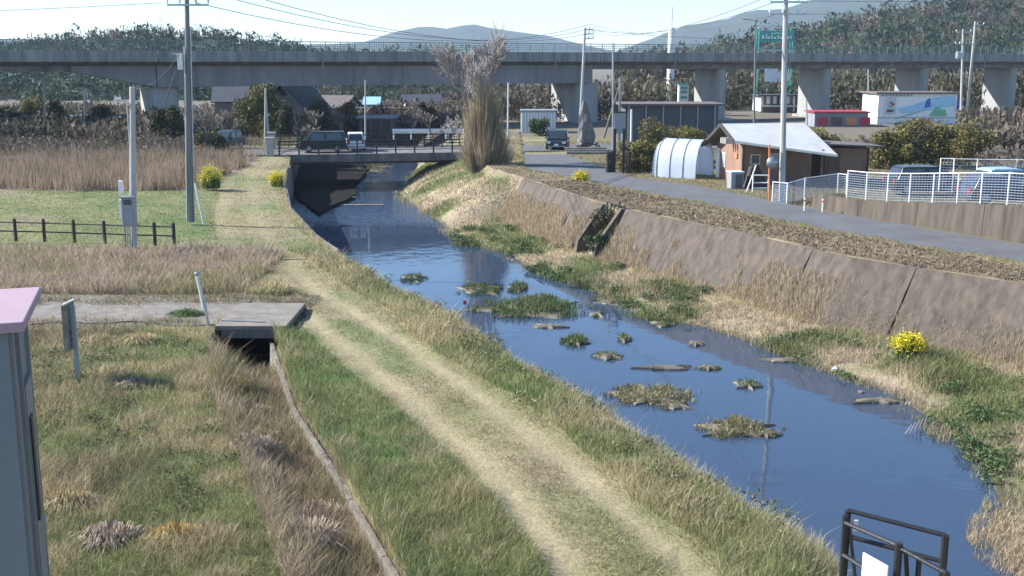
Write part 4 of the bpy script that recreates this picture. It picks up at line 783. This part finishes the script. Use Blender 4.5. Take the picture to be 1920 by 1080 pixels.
for x,y,lab in ((1508,396,'short white marker post on the road verge, left one of two'),(1542,398,'short white marker post on the road verge, right one of two')):
    o=thing('marker_post',lab,'post',(*at(x,y,2.78),2.72),0,'marker posts on the verge'); MB().tube((0,0,0),(0,0,.72),.04).build('shaft',M['white_paint'],o); MB().tube((0,0,.55),(0,0,.62),.043).build('band',M['red_paint'],o)
MB_=MB
# ------------------------------------------------------------------ cars
def car(label,loc,rz,L=3.9,Wc=1.6,Hc=1.5,paint='car_black',van=False,name='parked_car',group='parked cars'):
    o=thing(name,label,'van' if van else 'car',loc,rz,group)
    hb=Hc*.52; g=.18
    if van: low=[(-L/2,g),(L/2-.05,g),(L/2,g+.25),(L/2-.02,hb*.95),(L/2-.35,hb+.05),(-L/2,hb+.05)]; top=[(-L/2+.03,hb),(L/2-.4,hb),(L/2-.95,Hc-.04),(L/2-1.2,Hc),(-L/2+.12,Hc)]
    else: low=[(-L/2+.05,g),(L/2-.05,g),(L/2,g+.2),(L/2-.06,hb*.82),(L/2-.95,hb+.04),(-L/2+.1,hb+.05),(-L/2,hb*.7)]; top=[(-L/2+.15,hb),(L/2-.95,hb),(L/2-1.6,Hc-.04),(L/2-1.9,Hc),(-L/2+.7,Hc),(-L/2+.45,Hc-.06)]
    MB().prism([(x,-Wc/2,z) for x,z in low],(0,Wc,0)).build('body',M[paint],o,bevel=.06)
    b=MB(); n=len(top); ins=.1
    for s_ in (-1,1): b.v+=[(x,s_*(Wc/2-.04-(ins if z>hb+.1 else 0)),z) for x,z in top]
    b.f=[tuple(range(n))[::-1],tuple(range(n,2*n))]+[(i,(i+1)%n,n+(i+1)%n,n+i) for i in range(n)]; b.build('cabin',M[paint],o,bevel=.04)
    xm=(top[0][0]+top[1][0])/2
    for s_ in (-1,1):
        for xa,xb in ((top[0][0]+.28,xm-.05),(xm+.05,top[1][0]-.45)):
            y0=s_*(Wc/2-.045+.004); y1=s_*(Wc/2-.12); MB().prism([(xa,y0,hb+.1),(xb,y0,hb+.1),(xb-.12,y1,Hc-.12),(xa+.1,y1,Hc-.12)],(0,s_*.02,0)).build('side_window',M['glass'],o)
    fx=top[1][0]; MB().prism([(fx-.02,-Wc/2+.12,hb+.06),(fx-.02,Wc/2-.12,hb+.06),(top[2][0]+.03,Wc/2-.22,Hc-.1),(top[2][0]+.03,-Wc/2+.22,Hc-.1)],(.03,0,.03)).build('windscreen',M['glass'],o)
    bx=top[0][0]; MB().prism([(bx+.02,-Wc/2+.15,hb+.14),(bx+.02,Wc/2-.15,hb+.14),(top[-1][0]-.02,Wc/2-.24,Hc-.14),(top[-1][0]-.02,-Wc/2+.24,Hc-.14)],(-.03,0,.02)).build('rear_window',M['glass'],o)
    for x in (-L/2+.7,L/2-.72):
        for s_ in (-1,1):
            q=MB().lathe([(.2,-.09),(.29,-.09),(.3,0),(.29,.09),(.2,.09)],16); q.v=[(a,c,d) for a,d,c in q.v]; w=q.build('wheel',M['tyre'],o); w.location=(x,s_*(Wc/2-.06),.3)
            q=MB().lathe([(.19,-.1),(.19,.1)],12); q.v=[(a,c,d) for a,d,c in q.v]; q.build('rim',M['rim'],w)
    for s_ in (-1,1):
        MB().box((L/2-.02,s_*(Wc/2-.25),hb*.78),(.08,.3,.16)).build('headlight',M['lamp_glass'],o); MB().box((-L/2+.02,s_*(Wc/2-.15),hb*.9),(.08,.18,.25)).build('tail_light',M['red_lens'],o); MB().box((fx-.35,s_*(Wc/2+.06),hb+.12),(.12,.14,.12)).build('mirror',M[paint],o)
    MB().box((L/2+.01,0,.42),(.03,.36,.16)).build('number_plate',M['white_paint'],o); MB().box((L/2+.005,0,.3),(.05,Wc-.3,.1)).build('bumper',M['steel_grey'],o)
    return o
x,y=at(1047,281,2.82); car('black car with pale headlights facing the stream right of the willow',(x,y+1.6,2.82),gr(-96),3.6,1.75,1.5,'car_black')
car('dark van crossing the bridge behind the railing',(-15.35,br(-15.35)+2.6,2.84),gr(190),3.7,1.6,1.6,'car_black',True,'crossing_van')
car('small white car on the bridge just right of the dark van',(-13.0,br(-13.)+4.2,2.84),gr(100),3.3,1.45,1.45,'car_white')
x,y=at(217,254,2.6); car('white van parked in sunlight left of the cabinet pole',(x,y,2.6),gr(4),4.6,1.8,1.9,'car_white',True,'parked_van')
x,y=at(420,282,2.7); car('small dark car with bright lights parked under the bare trees left of the bridge',(x,y+1,2.8),gr(-110),3.4,1.5,1.5,'car_grey')
car('dark car parked inside the lot behind the first fence bays',(23.0,62.0,2.85),gr(5),4.4,1.7,1.5,'car_black')
car('pale blue car parked inside the lot near the back fence',(25.6,57.6,3.2),gr(8),3.8,1.6,1.45,'car_blue')
car('grey car parked low behind the fence at the right of the lot',(22.6,51.6,3.6),gr(4),3.6,1.5,1.3,'car_grey')
# ------------------------------------------------------------------ shrubs and trees
def leafcloud(n,lobes,size,cols,seed,up=0.):
    """leaf rhombi spread through lobes (cx,cy,cz,rx,ry,rz)"""
    r=np.random.default_rng(seed); lobes=np.array(lobes,float); vol=(lobes[:,3]*lobes[:,4]*lobes[:,5])**.7; k=r.choice(len(lobes),n,p=vol/vol.sum())
    d=r.normal(size=(n,3)); d/=np.linalg.norm(d,axis=1,keepdims=True); rad=(r.random(n)**.35)[:,None]
    c=lobes[k,:3]+d*rad*lobes[k,3:]; c+=r.normal(size=(n,3))*size*.6
    a=r.normal(size=(n,3)); a[:,2]+=up; a/=np.linalg.norm(a,axis=1,keepdims=True); b=np.cross(a,r.normal(size=(n,3))); b/=np.linalg.norm(b,axis=1,keepdims=True)
    s=(size*(.6+.8*r.random(n)))[:,None]; P=np.stack([c-a*s,c+b*s*.45,c+a*s,c-b*s*.45],1)
    cols=np.array(cols); tint=cols[(k*7+r.integers(0,2,n))%len(cols)]*(.7+.6*r.random((n,1))); return P,tint
def branches(rr,p,d,L,r,depth,out,spread=.5,up=.15,kids=3,short=.7):
    q=p+d*L; mid=p+d*L*.5+Vector((rr.uniform(-1,1),rr.uniform(-1,1),0))*L*.05
    out.append((p,mid,r,r*.85,depth)); out.append((mid,q,r*.85,r*.68,depth))
    if depth==0: return
    for i in range(kids+(rr.random()<.4)):
        nd=(d+Vector((rr.gauss(0,spread),rr.gauss(0,spread),rr.gauss(0,spread*.6)+up))).normalized(); t=rr.uniform(.45,1)
        branches(rr,p.lerp(q,t),nd,L*rr.uniform(short-.15,short+.1),r*.55,depth-1,out,spread,up,kids,short)
def bare_tree(name,label,cat,loc,H,seed,m='bark',depth=4,spread=.45,kids=3,trunk=.28,r=None,stems=1,group=None):
    rmin=loc[1]*.00022
    rr=random.Random(seed); o=thing(name,label,cat,loc,0,group); segs=[]
    for s_ in range(stems):
        d=Vector((rr.gauss(0,.12+.2*(stems>1)),rr.gauss(0,.12+.2*(stems>1)),1)).normalized()
        branches(rr,Vector((rr.uniform(-.2,.2)*(stems>1),0,0)),d,H*trunk,r or H*.016,depth,segs,spread,.12,kids)
    t=MB(); bm_=MB()
    for a,b,r0,r1,dp in segs:
        if dp==depth: t.tube(a,b,r0,r1,7)
        else: bm_.tube(a,b,max(r0,rmin),max(r1,rmin*.7),3 if dp<2 else 5)
    t.build('trunk',M[m],o); tag(bm_.build('branches',M[m],o),kind='stuff'); return o
def bush(name,label,loc,rx,ry,rz,n,size,cols,seed,cat='bush',group=None,stem=True,lob=11):
    rr=random.Random(seed); o=thing(name,label,cat,loc,0,group)
    lobes=[(0,0,rz*.5,rx*.62,ry*.62,rz*.48)]
    for i in range(lob):
        a=rr.random()*6.283; q=rr.uniform(.45,.85); zz=rr.uniform(.2,.86); f=math.sqrt(max(.1,1-(zz-.35)**2*1.9)); s_=rr.uniform(.22,.42); lobes.append((math.cos(a)*rx*q*f,math.sin(a)*ry*q*f,rz*zz,rx*s_,ry*s_,rz*s_*.7))
    P,t=leafcloud(n,lobes,size,cols,seed); P[...,2]=np.maximum(P[...,2],0.02); polymesh('foliage',P,t,M['leaf'],o,'stuff')
    b=MB()
    for i in range(5): b.tube((rr.uniform(-.2,.2)*rx,0,-.1),(rr.uniform(-.5,.5)*rx,rr.uniform(-.4,.4)*ry,rz*rr.uniform(.5,.8)),.05,.02,5)
    b.build('stems',M['bark'],o); return o
GOLD=[(.20,.17,.055),(.14,.135,.045),(.26,.21,.08),(.10,.10,.035)]; DK=[(.035,.05,.025),(.05,.06,.03),(.07,.07,.04)]; EV=[(.11,.115,.04),(.16,.14,.05),(.07,.085,.03)]
for i,(x,y,rx,rz,lab) in enumerate(((1205,325,1.6,2.3,'golden green clipped bush at the left end of the hedge by the tunnel'),(1245,318,1.9,3.2,'tallest golden green bush behind the plastic tunnel'),(1290,308,1.5,2.9,'golden green bush between the tunnel and the tan house roof'))):
    X_,Y_=at(x,y,2.7); bush('hedge_bush',lab,(X_,Y_+1.6,2.65),rx*1.25,1.5,rz,6000,.10,GOLD,100+i,group='golden hedge bushes')
for i,(x,Y_,rx,rz,lab) in enumerate(((1676,78,1.6,2.6,'golden green bush at the left of the hedge behind the lot'),(1735,79,2.0,3.5,'middle golden green bush of the hedge behind the lot'),(1800,78,1.9,3.3,'right golden green bush of the hedge below the leaning pole'),(1530,84,1.4,2.6,'small golden green bush behind the tan house roof end'))):
    bush('hedge_bush',lab,(wx(x,300,Y_),Y_,2.65),rx*1.25,1.6,rz,6400,.11,GOLD,120+i,group='golden hedge bushes')
for i,(x,Y_,H_,lab) in enumerate(((1860,74,3.6,'leafless grey brush right of the golden hedge'),(1905,72,4.2,'leafless grey brush at the right edge behind the lot fence'),(1655,82,3.0,'leafless brush left of the golden hedge'),(1582,86,3.4,'leafless twiggy shrub in front of the red-trimmed shop'),(1622,84,4.0,'leafless twiggy shrub beside the mural building'),(1960,74,4.,'leafless grey brush farthest right behind the lot'))):
    bare_tree('bare_shrub',lab,'shrub',(wx(x,300,Y_),Y_,2.6),H_,300+i,'bark',4,.5,3,.26,.05,4,'leafless shrubs')
# willow and pale bare tree on the spit
X_,Y_=at(900,322,2.3); bare_tree('bare_tree','tall pale leafless tree rising from the tan willow clump','tree',(X_+.3,Y_+.6,2.1),14.5,11,'pale_bark',5,.29,4,.30,.15)
wl=thing('willow_clump','tan dried willow clump standing on the grassy spit before the bridge','tree',(X_+.3,Y_,2.1)); r=np.random.default_rng(5); PT=[];PC=[]
for fx,fy,fh,fs,nn in ((-.2,0,8.6,.75,1900),(.55,.2,7.9,.7,1700),(-.85,.1,6.4,.65,1300),(1.15,-.2,4.6,.6,1100),(.1,-.5,4.9,.8,1200),(-1.3,-.2,3.0,.55,700),(1.6,0,2.8,.5,600),(.3,.5,8.3,.5,800)):
    nn=int(nn*.5); a=r.random(nn)*6.283; q=r.random(nn)**.6; b0=np.stack([fx*.6+np.cos(a)*q*fs*.5,fy+np.sin(a)*q*fs*.5,np.zeros(nn)],-1); Hh=fh*(1-.35*q)*(.45+.55*r.random(nn)**.6)
    tp=np.stack([fx*1.1+np.cos(a)*q*fs+r.normal(0,.34,nn),fy+np.sin(a)*q*fs+r.normal(0,.3,nn),Hh],-1); st_=r.random(nn)[:,None]*.75; p0=b0+(tp-b0)*st_; u=np.stack([np.cos(a*3),np.sin(a*3),np.zeros(nn)],-1)*.018
    PT.append(np.stack([p0-u,p0+u,tp],1)); PC.append(np.array([(.40,.325,.215),(.33,.265,.175),(.46,.38,.26)])[r.integers(0,3,nn)]*(.6+.6*r.random((nn,1))))
polymesh('twigs',np.concatenate(PT),np.concatenate(PC),M['blade'],wl,'stuff')
bm_=MB()
for i in range(7): bm_.tube((math.cos(i)*.3,math.sin(i)*.3,-.1),(math.cos(i)*1.1,math.sin(i)*.7,4.2),.07,.02,6)
bm_.build('stems',M['bark'],wl)
# trees around and beyond the bridge
bush('evergreen_tree','round yellowish evergreen tree behind the pair of pale poles',(wx(490,270,108),108,2.6),2.6,2.4,5.4,8000,.16,EV,31,'tree')
for i,(x,Y_,rx,rz,cl,lab) in enumerate(((25,108,1.5,3.0,DK,'dark green bush at the far left edge beyond the reeds'),(68,116,1.7,4.2,EV,'yellowish green tree just left of the bound poles'),(190,112,1.4,3.4,DK,'dark green bush between the thin pole and the white van'),(240,104,1.2,2.4,EV,'low yellowish bush right of the white van'),(605,118,1.5,3.6,DK,'dark bush right of the gabled house'),(650,126,1.3,3.0,EV,'yellowish bush in front of the brown roofed house'),(800,122,1.3,2.8,DK,'dark bush behind the farther sunlit strip'))):
    bush('garden_bush',lab,(wx(x,270,Y_),Y_,2.5),rx,rx*.8,rz,2600,.14,cl,140+i,group='garden bushes beyond the stream')
o,w,h=block('grey_hut','small grey hut with white front at the far left under the viaduct','hut',18,58,214,124,3,'offwhite','slate_roof',.3); win(o,0,-.04,h*.5,.8,.7)
bush('dark_shrub','dark rounded shrub right of the yellowish evergreen',(wx(533,260,104),104,2.6),.9,.9,3.6,2500,.13,DK,32)
bush('conifer','small dark pointed conifer beside the bound poles at the far left',(wx(111,255,121),121,2.6),1.0,1.0,3.4,2600,.15,DK,33,'tree')
bush('dark_tree','dark leafy shrub in front of the left pier',(wx(322,290,96),96,2.6),1.7,1.4,3.6,5000,.13,[(.06,.07,.03),(.10,.09,.045),(.045,.05,.025)],34,'tree')
bush('green_shrub','small green shrub before the white corrugated hut',(wx(1012,262,112),112,2.6),1.1,.9,1.9,1800,.12,[(.06,.09,.04),(.09,.11,.05)],35)
bush('low_shrub','low dark scrub below the left bare trees by the field',(wx(395,290,92),92,2.6),1.8,1.2,1.6,2600,.11,DK,36)
for i,(x,Y_,H_,m_,lab) in enumerate(((385,100,5.4,'bark','leafless slender tree left of the dark roofed house'),(420,102,5.2,'bark','leafless tree in front of the dark roofed house'),(590,112,4.6,'bark','leafless tree above the left end of the bridge'),(640,116,4.2,'bark','leafless tree beyond the dark van'),(775,118,4.2,'bark','leafless tree beyond the middle of the bridge'),(815,112,4.6,'bark','leafless tree beyond the right part of the bridge'),(845,104,4.0,'pale_bark','leafless pale tree close to the willow clump'),(720,128,4.6,'bark','leafless tree behind the little white hut'),
    (40,112,4.0,'bark','leafless tree at the far left beyond the reeds'),(215,116,4.4,'bark','leafless tree behind the white van'),(30,98,3.4,'bark','leafless shrub low at the far left above the reeds'),(1215,112,4.4,'bark','leafless tree behind the long dark shed, left'),(1300,114,4.6,'bark','leafless tree behind the long dark shed, right'),(570,100,3.2,'bark','leafless shrub beside the bridge end pillar'))):
    bare_tree('bare_tree',lab,'tree',(wx(x,270,Y_),Y_,2.6),H_,400+i,m_,4,.48,3,.28,.075,2,'leafless background trees')
bush('vine_tangle','dark vine tangle over the drain outlet in the river wall',(4.7,56.3,1.0),1.0,.8,1.9,1800,.07,[(.05,.06,.03),(.10,.085,.06),(.07,.09,.035)],37)
bush('grass_mound','green leafy mound below the drain outlet',(4.6,54.9,.7),1.0,.7,1.1,1700,.08,[(.06,.10,.035),(.09,.13,.05)],38)
# scrub belts along the far side of the road and in front of the hills (uncountable)
def scrub(label,xr,Yr,n,hr,cols,seed,size=.25):
    r=np.random.default_rng(seed); Y_=Yr[0]+(Yr[1]-Yr[0])*r.random(n); px=xr[0]+(xr[1]-xr[0])*r.random(n); X_=(px-960)/F*Y_
    hh=hr[0]+(hr[1]-hr[0])*fb(X_,Y_*2,5,seed)*1.1; z=2.4+hh*r.random(n)**.8; P=np.stack([X_,Y_,z],-1); qv=r.normal(size=(n,3,3)); qv/=np.linalg.norm(qv,axis=2,keepdims=True)
    qv[...,2]*=1.7; T=P[:,None,:]+qv*(size*(.5+r.random((n,1,1)))); c=np.array(cols)[(fb(X_,Y_,4,seed+9)*len(cols)*.999).astype(int)]*(.7+.6*r.random((n,1)))
    return tag(polymesh('scrub',T,c,M['leaf'],kind='stuff'),label,'scrub')
BR=[(.13,.105,.085),(.16,.13,.10),(.09,.085,.055),(.12,.115,.06)]
scrub('brown scrub belt beyond the reeds and under the left of the viaduct',(-80,285),(98,150),20000,(.8,3.2),BR,51)
scrub('dark brown scrub on the bank beyond the bridge',(560,870),(121,170),16000,(.8,2.6),[(.12,.095,.085),(.14,.115,.10),(.10,.09,.06),(.16,.13,.12)],52)
scrub('rough scrub and hedges behind the right piers of the viaduct',(1150,2000),(175,235),30000,(2,6.5),[(.10,.085,.06),(.13,.11,.075),(.08,.08,.04),(.14,.12,.09)],53,.45)
scrub('tangle of dry scrub behind the lot and the hedge at the right',(1790,2060),(84,118),16000,(1.2,4.),[(.16,.13,.10),(.13,.105,.08),(.12,.11,.055)],54)
scrub('scrub and garden hedges beneath the left pier and the gabled house',(285,600),(110,160),12000,(.6,2.2),BR,55)
scrub('brown scrub and hedges seen under the viaduct right of the bridge',(870,1160),(140,190),16000,(1.5,6.),[(.12,.10,.08),(.09,.085,.06),(.14,.12,.10),(.07,.075,.05)],57,.3)
scrub('dark trees beyond the white column behind the viaduct',(1150,1345),(200,260),14000,(4,10),[(.09,.075,.055),(.12,.10,.08),(.07,.07,.04)],56,.5)
scrub('dark brown bramble rising behind the tan reeds',(-60,350),(87,97),9000,(.4,2.0),[(.10,.08,.065),(.13,.105,.085),(.07,.065,.04)],58,.13)
# broad leaved weeds: on the right bank, in the rough grass and on the levee side
def leafy(label,pts,seed,cols,per=170,size=.05,hh=.22):
    r=np.random.default_rng(seed); lob=[]
    for X_,Y_ in pts:
        z=max(float(gz(np.array([X_]),np.array([Y_]))[0]),0)
        for k in range(3): lob.append((X_+r.normal(0,.22),Y_+r.normal(0,.22),z+hh*r.uniform(.3,.9),r.uniform(.12,.32),r.uniform(.12,.32),hh*r.uniform(.4,1.)))
    P,t=leafcloud(per*len(pts),lob,size,cols,seed); return tag(polymesh('leafy_weeds',P,t,M['leaf'],kind='stuff'),label,'weeds')
pts=[]
while len(pts)<150:
    Y_=random.uniform(24,68); X_=float(xw(Y_))+random.uniform(-.2,1)**2*max(.3,float(xt(Y_)-1.9-xw(Y_)))
    if fb(np.array([X_]),np.array([Y_]),2.8,61)[0]>.46: pts.append((X_,Y_))
leafy('broad leaved green weeds among the grass of the right bank',pts,71,[(.07,.115,.04),(.10,.15,.055),(.13,.16,.07)])
pts=[(random.uniform(-15,-5.5),random.uniform(17,31)) for _ in range(70)]; pts=[p for p in pts if p[0]<float(xd(p[1]))-2]
leafy('broad leaved weeds in the rough grass left of the ditch',pts,72,[(.08,.12,.05),(.12,.14,.06),(.22,.18,.11)],110,.04,.14)
pts=[]
for _ in range(60): Y_=random.uniform(17,44); pts.append((float(lip(Y_))-random.uniform(.1,1.6),Y_))
leafy('broad leaved weeds along the levee side above the water',pts,73,[(.09,.13,.05),(.14,.16,.07),(.30,.25,.15)],110,.04,.18)
# ------------------------------------------------------------------ weed islands in the stream
def island(x,y,wpx,hpx,label,cols,seed,hh=.3,n=900,mud=True):
    X_,Y_=at(x,y,0.02); rx=1.15*wpx/2*Y_/F; ry=max(rx*.32,hpx*Y_*Y_/(F*10)*.55); o=thing('weed_island',label,'weeds',(X_,Y_,0),0,'weed islands in the stream'); rr=random.Random(seed)
    b=MB(); k=18
    for q,z in ((1.,-.08),(.82,.05),(.45,.10)):
        for i in range(k): t_=2*math.pi*i/k; j=.9+.3*math.sin(i*1.9+seed)+.2*math.sin(i*3.7+seed*2)+.12*math.sin(i*5.3+seed); b.v.append((math.cos(t_)*rx*q*j,math.sin(t_)*ry*q*j,z))
    b.f=[(a*k+i,a*k+(i+1)%k,(a+1)*k+(i+1)%k,(a+1)*k+i) for a in (0,1) for i in range(k)]+[tuple(range(2*k,3*k))]; b.build('mud_bank',M['mud'],o)
    r=np.random.default_rng(seed); n=int(n*1.5); a=r.random(n)*6.283; q=r.random(n)**.5*1.3; X2=np.cos(a)*q*rx; Y2=np.sin(a)*q*ry; ke=fb(X2*3+seed*5.3,Y2*3,1.2,seed)>.28+.28*q**2; cc=np.array(cols)[r.integers(0,len(cols),n)]*(.7+.6*r.random((n,1)))
    h_=hh*(.3+.9*r.random(n))*(1.1-.55*np.minimum(q,1.3)**2)*(.6+.8*fb(X2*2,Y2*2+seed,.7,3)); blade_mesh('foliage',X2[ke],Y2[ke],np.full(ke.sum(),.04),h_[ke],np.full(ke.sum(),.035),cc[ke],np.full(ke.sum(),.9),None,None,True,o)
mat('mud',(.16,.135,.095),.6,var=.4,scale=4,bump=.6)
GI=[(.07,.12,.035),(.10,.15,.05),(.13,.14,.06)]; SI=[(.30,.26,.14),(.22,.20,.10),(.14,.15,.06)]
for i,(x,y,w_,h_,lab,cl,hh,nn) in enumerate(((990,580,180,34,'largest green weed island in the middle of the stream',GI,.4,2600),(905,543,80,18,'low green weed patch just upstream of the largest island',GI,.28,900),(970,540,34,16,'small round weed tuft right of the low green patch',GI,.3,350),(1080,640,44,16,'small weed tuft with a mud tail below the largest island',GI,.28,400),(1170,636,22,14,'tiny dark weed tuft right of the mud-tailed one',GI,.2,180),(1140,668,52,14,'small mud bank with grass cap in midstream',GI,.15,300),(1248,690,96,9,'thin straw coloured mud bar in midstream',SI,.06,220),(1222,742,140,40,'broad straw coloured weed mat right of the levee bend',SI,.25,1500),(1382,803,140,36,'long straw coloured weed mat left of the pole reflection',SI,.22,1400),(1400,722,50,16,'dark leafy tuft above the long straw mat',GI,.2,300),(1240,608,40,12,'ragged tuft close to the right bank',GI,.2,250),(1305,645,30,8,'flat bit of weed by the right bank shadow',SI,.1,120),(692,318,72,18,'grassy mud island under the bridge',SI,.5,900),(1120,590,26,10,'small leaf patch right of the largest island',GI,.15,150),(775,522,40,14,'dark weed tuft by the left bank bend',GI,.25,300),(1010,562,60,14,'ragged weed strip at the back edge of the largest island',GI,.3,500),(1150,565,70,14,'ragged weed shoal reaching out from the right bank',GI,.3,700),(1330,690,40,8,'low muddy scrap of weed near the right bank shadow',SI,.12,160),(1265,760,60,16,'frayed lower corner of the broad straw mat',SI,.18,400),(1345,602,120,12,'flat wet mud bar along the right bank above the shadow',SI,.06,160),(1490,676,110,10,'flat wet mud bar below the right bank grass',SI,.06,160),(1650,752,100,12,'flat wet mud bar near the white litter',SI,.06,160),(1030,612,60,8,'thin mud scrap just below the largest island',SI,.06,90),(1440,815,44,10,'loose weed scraps right of the long straw mat',SI,.12,160))):
    island(x,y,w_,h_,lab,cl,500+i,hh,nn)
# near-black slab standing in for the left wall's reflection by the bridge
mf=thing('wall_reflection','dark slab standing in for the reflection of the left channel wall near the bridge','mud',(*at(630,345,.1),0)); pts_=[Vector((*at(x,y,.1),.12))-mf.location for x,y in ((598,402),(622,388),(648,378),(668,366),(664,350),(678,334),(692,318),(676,304),(640,300),(560,300),(545,340),(560,375))]
mat('reflection_dark',(.022,.02,.018),.98,var=.4,scale=3,bump=.6,spec=.05); MB().prism([p+Vector((0,0,.1)) for p in pts_],(0,0,-.6)).build('mud',M['reflection_dark'],mf); q=[Vector((*at(x,y,.12),.14))-mf.location for x,y in ((630,372),(668,370))]; MB().bar(q[0],q[1],.12,.06).build('edge_board',M['concrete'],mf)
# rape flowers
def rape(x,y,z,w,h,label,seed,n=420):
    X_,Y_=at(x,y,z); o=thing('rape_flower',label,'flowers',(X_,Y_,z),0,'yellow rape plants'); r=np.random.default_rng(seed); m_=n; a=r.random(m_)*6.283; q=r.random(m_)**.5
    X2=np.cos(a)*q*w/2; Y2=np.sin(a)*q*w/2; hh=h*(.35+.65*r.random(m_)**.7)*(1-.4*q**2)
    blade_mesh('stems',X2*.7,Y2*.7,np.zeros(m_),hh,np.full(m_,.05),np.tile([(.12,.18,.05)],(m_,1))*(.7+.5*r.random((m_,1))),np.full(m_,.25),None,None,True,o)
    k=int(m_*2.2); i=r.integers(0,m_,k); c=np.stack([X2[i],Y2[i],hh[i]],-1)+r.normal(size=(k,3))*.10; qv=r.normal(size=(k,4,3)); qv/=np.linalg.norm(qv,axis=2,keepdims=True); polymesh('petals',c[:,None,:]+qv*.045,np.tile([(.72,.62,.04)],(k,1))*(.75+.4*r.random((k,1))),M['leaf'],o,'stuff')
rape(396,352,2.5,1.5,1.4,'yellow rape plants flowering beside the reeds left of the levee track',61); rape(520,348,2.4,1.0,.9,'yellow rape plants flowering at the top of the dark left wall',62); rape(1090,342,2.75,.9,.7,'yellow rape plant flowering on the road verge above the river wall',63); rape(1703,662,.6,1.0,.65,'bright yellow rape plant flowering at the foot of the right river wall',64,520)
# litter and small finds
X_,Y_=at(1566,692,.1); o=thing('litter_bag','small white plastic bag caught at the right waterline','litter',(X_,Y_,.08)); q=rock(.14,77,.9); q.build('bag',M['white_paint'],o)
X_,Y_=at(872,592,2.4); o=thing('red_marker','tiny pink red marker peg in the bank grass above the water','marker',(X_,Y_,2.2)); MB().box((0,0,.35),(.05,.03,.55)).build('stake',M['offwhite'],o); MB().box((0,-.02,.62),(.1,.03,.12)).build('flag',M['red_paint'],o)
X_,Y_=at(1020,880-70,0); 
for i,(x,y,lab) in enumerate(((1718,815,'pale dead branch lying at the right waterline below the green clump'),(1615,735,'small pale stone in the water by the right bank'))):
    X_,Y_=at(x,y,.02); o=thing('dead_branch' if i==0 else 'stone',lab,'branch' if i==0 else 'stone',(X_,Y_,.03))
    if i==0:
        for k in range(5): MB().tube((-.3+.1*k,0,0),(.1*k-.1,.1,.25+.06*k),.02,.008,5).build('twig',M['pale_bark'],o)
    else: rock(.1,5,.5).build('rock',M['stone'],o)
# pale dry tussocks and fallen dead weeds in the near rough grass
def tussock(x,y,z,R,H_,cols,label,seed,n=520,name='grass_tussock'):
    X_,Y_=at(x,y,z); X_=float(X_); zz=float(gz(np.array([X_]),np.array([Y_]))[0]); o=thing(name,label,'grass',(X_,Y_,zz),0,'tussocks in the rough grass'); r=np.random.default_rng(seed); a=r.random(n)*6.283; q=r.random(n)**.6
    T=[]; L_=H_*(.35+.55*r.random(n))*(1.1-.6*q); p=np.stack([np.cos(a)*q*R*.8,np.sin(a)*q*R*.55,np.zeros(n)],-1); out=np.stack([np.cos(a),np.sin(a),np.zeros(n)],-1)*(R*(.1+.6*q*r.random(n)))[:,None]; m1=p+out*.5+np.array((0,0,1.))*L_[:,None]*.85; t1=p+out*1.15+np.array((0,0,1.))*(L_*(.7-.5*q))[:,None]
    u=np.stack([-np.sin(a),np.cos(a),np.zeros(n)],-1)*.011; c=np.array(cols)[r.integers(0,len(cols),n)]*(.7+.6*r.random((n,1)))
    T=np.concatenate([np.stack([p-u,p+u,m1+u*.8],1),np.stack([p-u,m1+u*.8,m1-u*.8],1),np.stack([m1-u*.8,m1+u*.8,t1],1)]); polymesh('blades',T,np.tile(c,(3,1)),M['blade'],o,'stuff')
    k=60; bl=r.random(k)*6.283; 
    return o
TS=[(.48,.38,.20),(.40,.31,.16),(.52,.43,.27)]; TP=[(.42,.33,.25),(.48,.40,.32),(.30,.23,.17)]; TY=[(.50,.36,.13),(.42,.33,.15)]; TG=[(.07,.13,.035),(.10,.16,.05)]
for i,(x,y,R,H_,cl,lab) in enumerate(((430,715,.55,.5,TY,'golden tussock in front of the culvert mouth'),(470,745,.6,.45,TP,'pale drooping tussock below the golden one by the ditch'),(470,830,.6,.6,TP,'whitish drooping tussock on the left edge of the ditch'),(475,800,.5,.5,TS,'straw tussock just above the whitish drooping one'),(185,640,.55,.45,TS,'straw tussock right of the notice board post'),(260,640,.6,.4,TS,'wide straw tussock midway between notice board and culvert'),(205,1010,.55,.45,TP,'pale purplish dead clump near the bottom left'),(330,1010,.5,.45,TY,'reddish straw tussock near the bottom left, right of the pale clump'),(130,950,.5,.45,TS,'straw tussock by the lower corner of the steel shed'),(590,930,.7,.6,TP,'dead brown tussock filling the lower ditch'),(560,990,.7,.6,TP,'dead brown tussock at the bottom of the ditch'),(1120,795,.35,.25,TP,'reddish dry tuft on the levee side near the water bend'),(520,545,.7,.5,TS,'yellow green tussock beside the levee track above the gravel path'),(470,510,.7,.45,TS,'straw tussock left of the yellow green one above the path'),(840,560,.5,.4,TS,'straw tuft leaning over the levee lip at the bend'),(350,590,.6,.4,TG,'green tussock left of the leaning pipe'),(250,720,.45,.3,TP,'grey dead clump in the shadow of the notice board'),(1440,905,.4,.5,TP,'pinkish dry reeds at the levee lip near the railing'))):
    tussock(x,y,2.4,R,H_,cl,lab,600+i)

# ------------------------------------------------------------------ the air
m=bpy.data.materials.new('haze'); m.use_nodes=True; t=m.node_tree; t.nodes.remove(t.nodes['Principled BSDF'])
pv=t.nodes.new('ShaderNodeVolumePrincipled'); pv.inputs['Color'].default_value=(.62,.80,1,1); pv.inputs['Density'].default_value=1.7e-4; pv.inputs['Anisotropy'].default_value=.0
t.links.new(pv.outputs[0],t.nodes['Material Output'].inputs['Volume'])
tag(MB().box((0,1900,103.5),(7200,4600,217)).build('haze',m),kind='stuff')
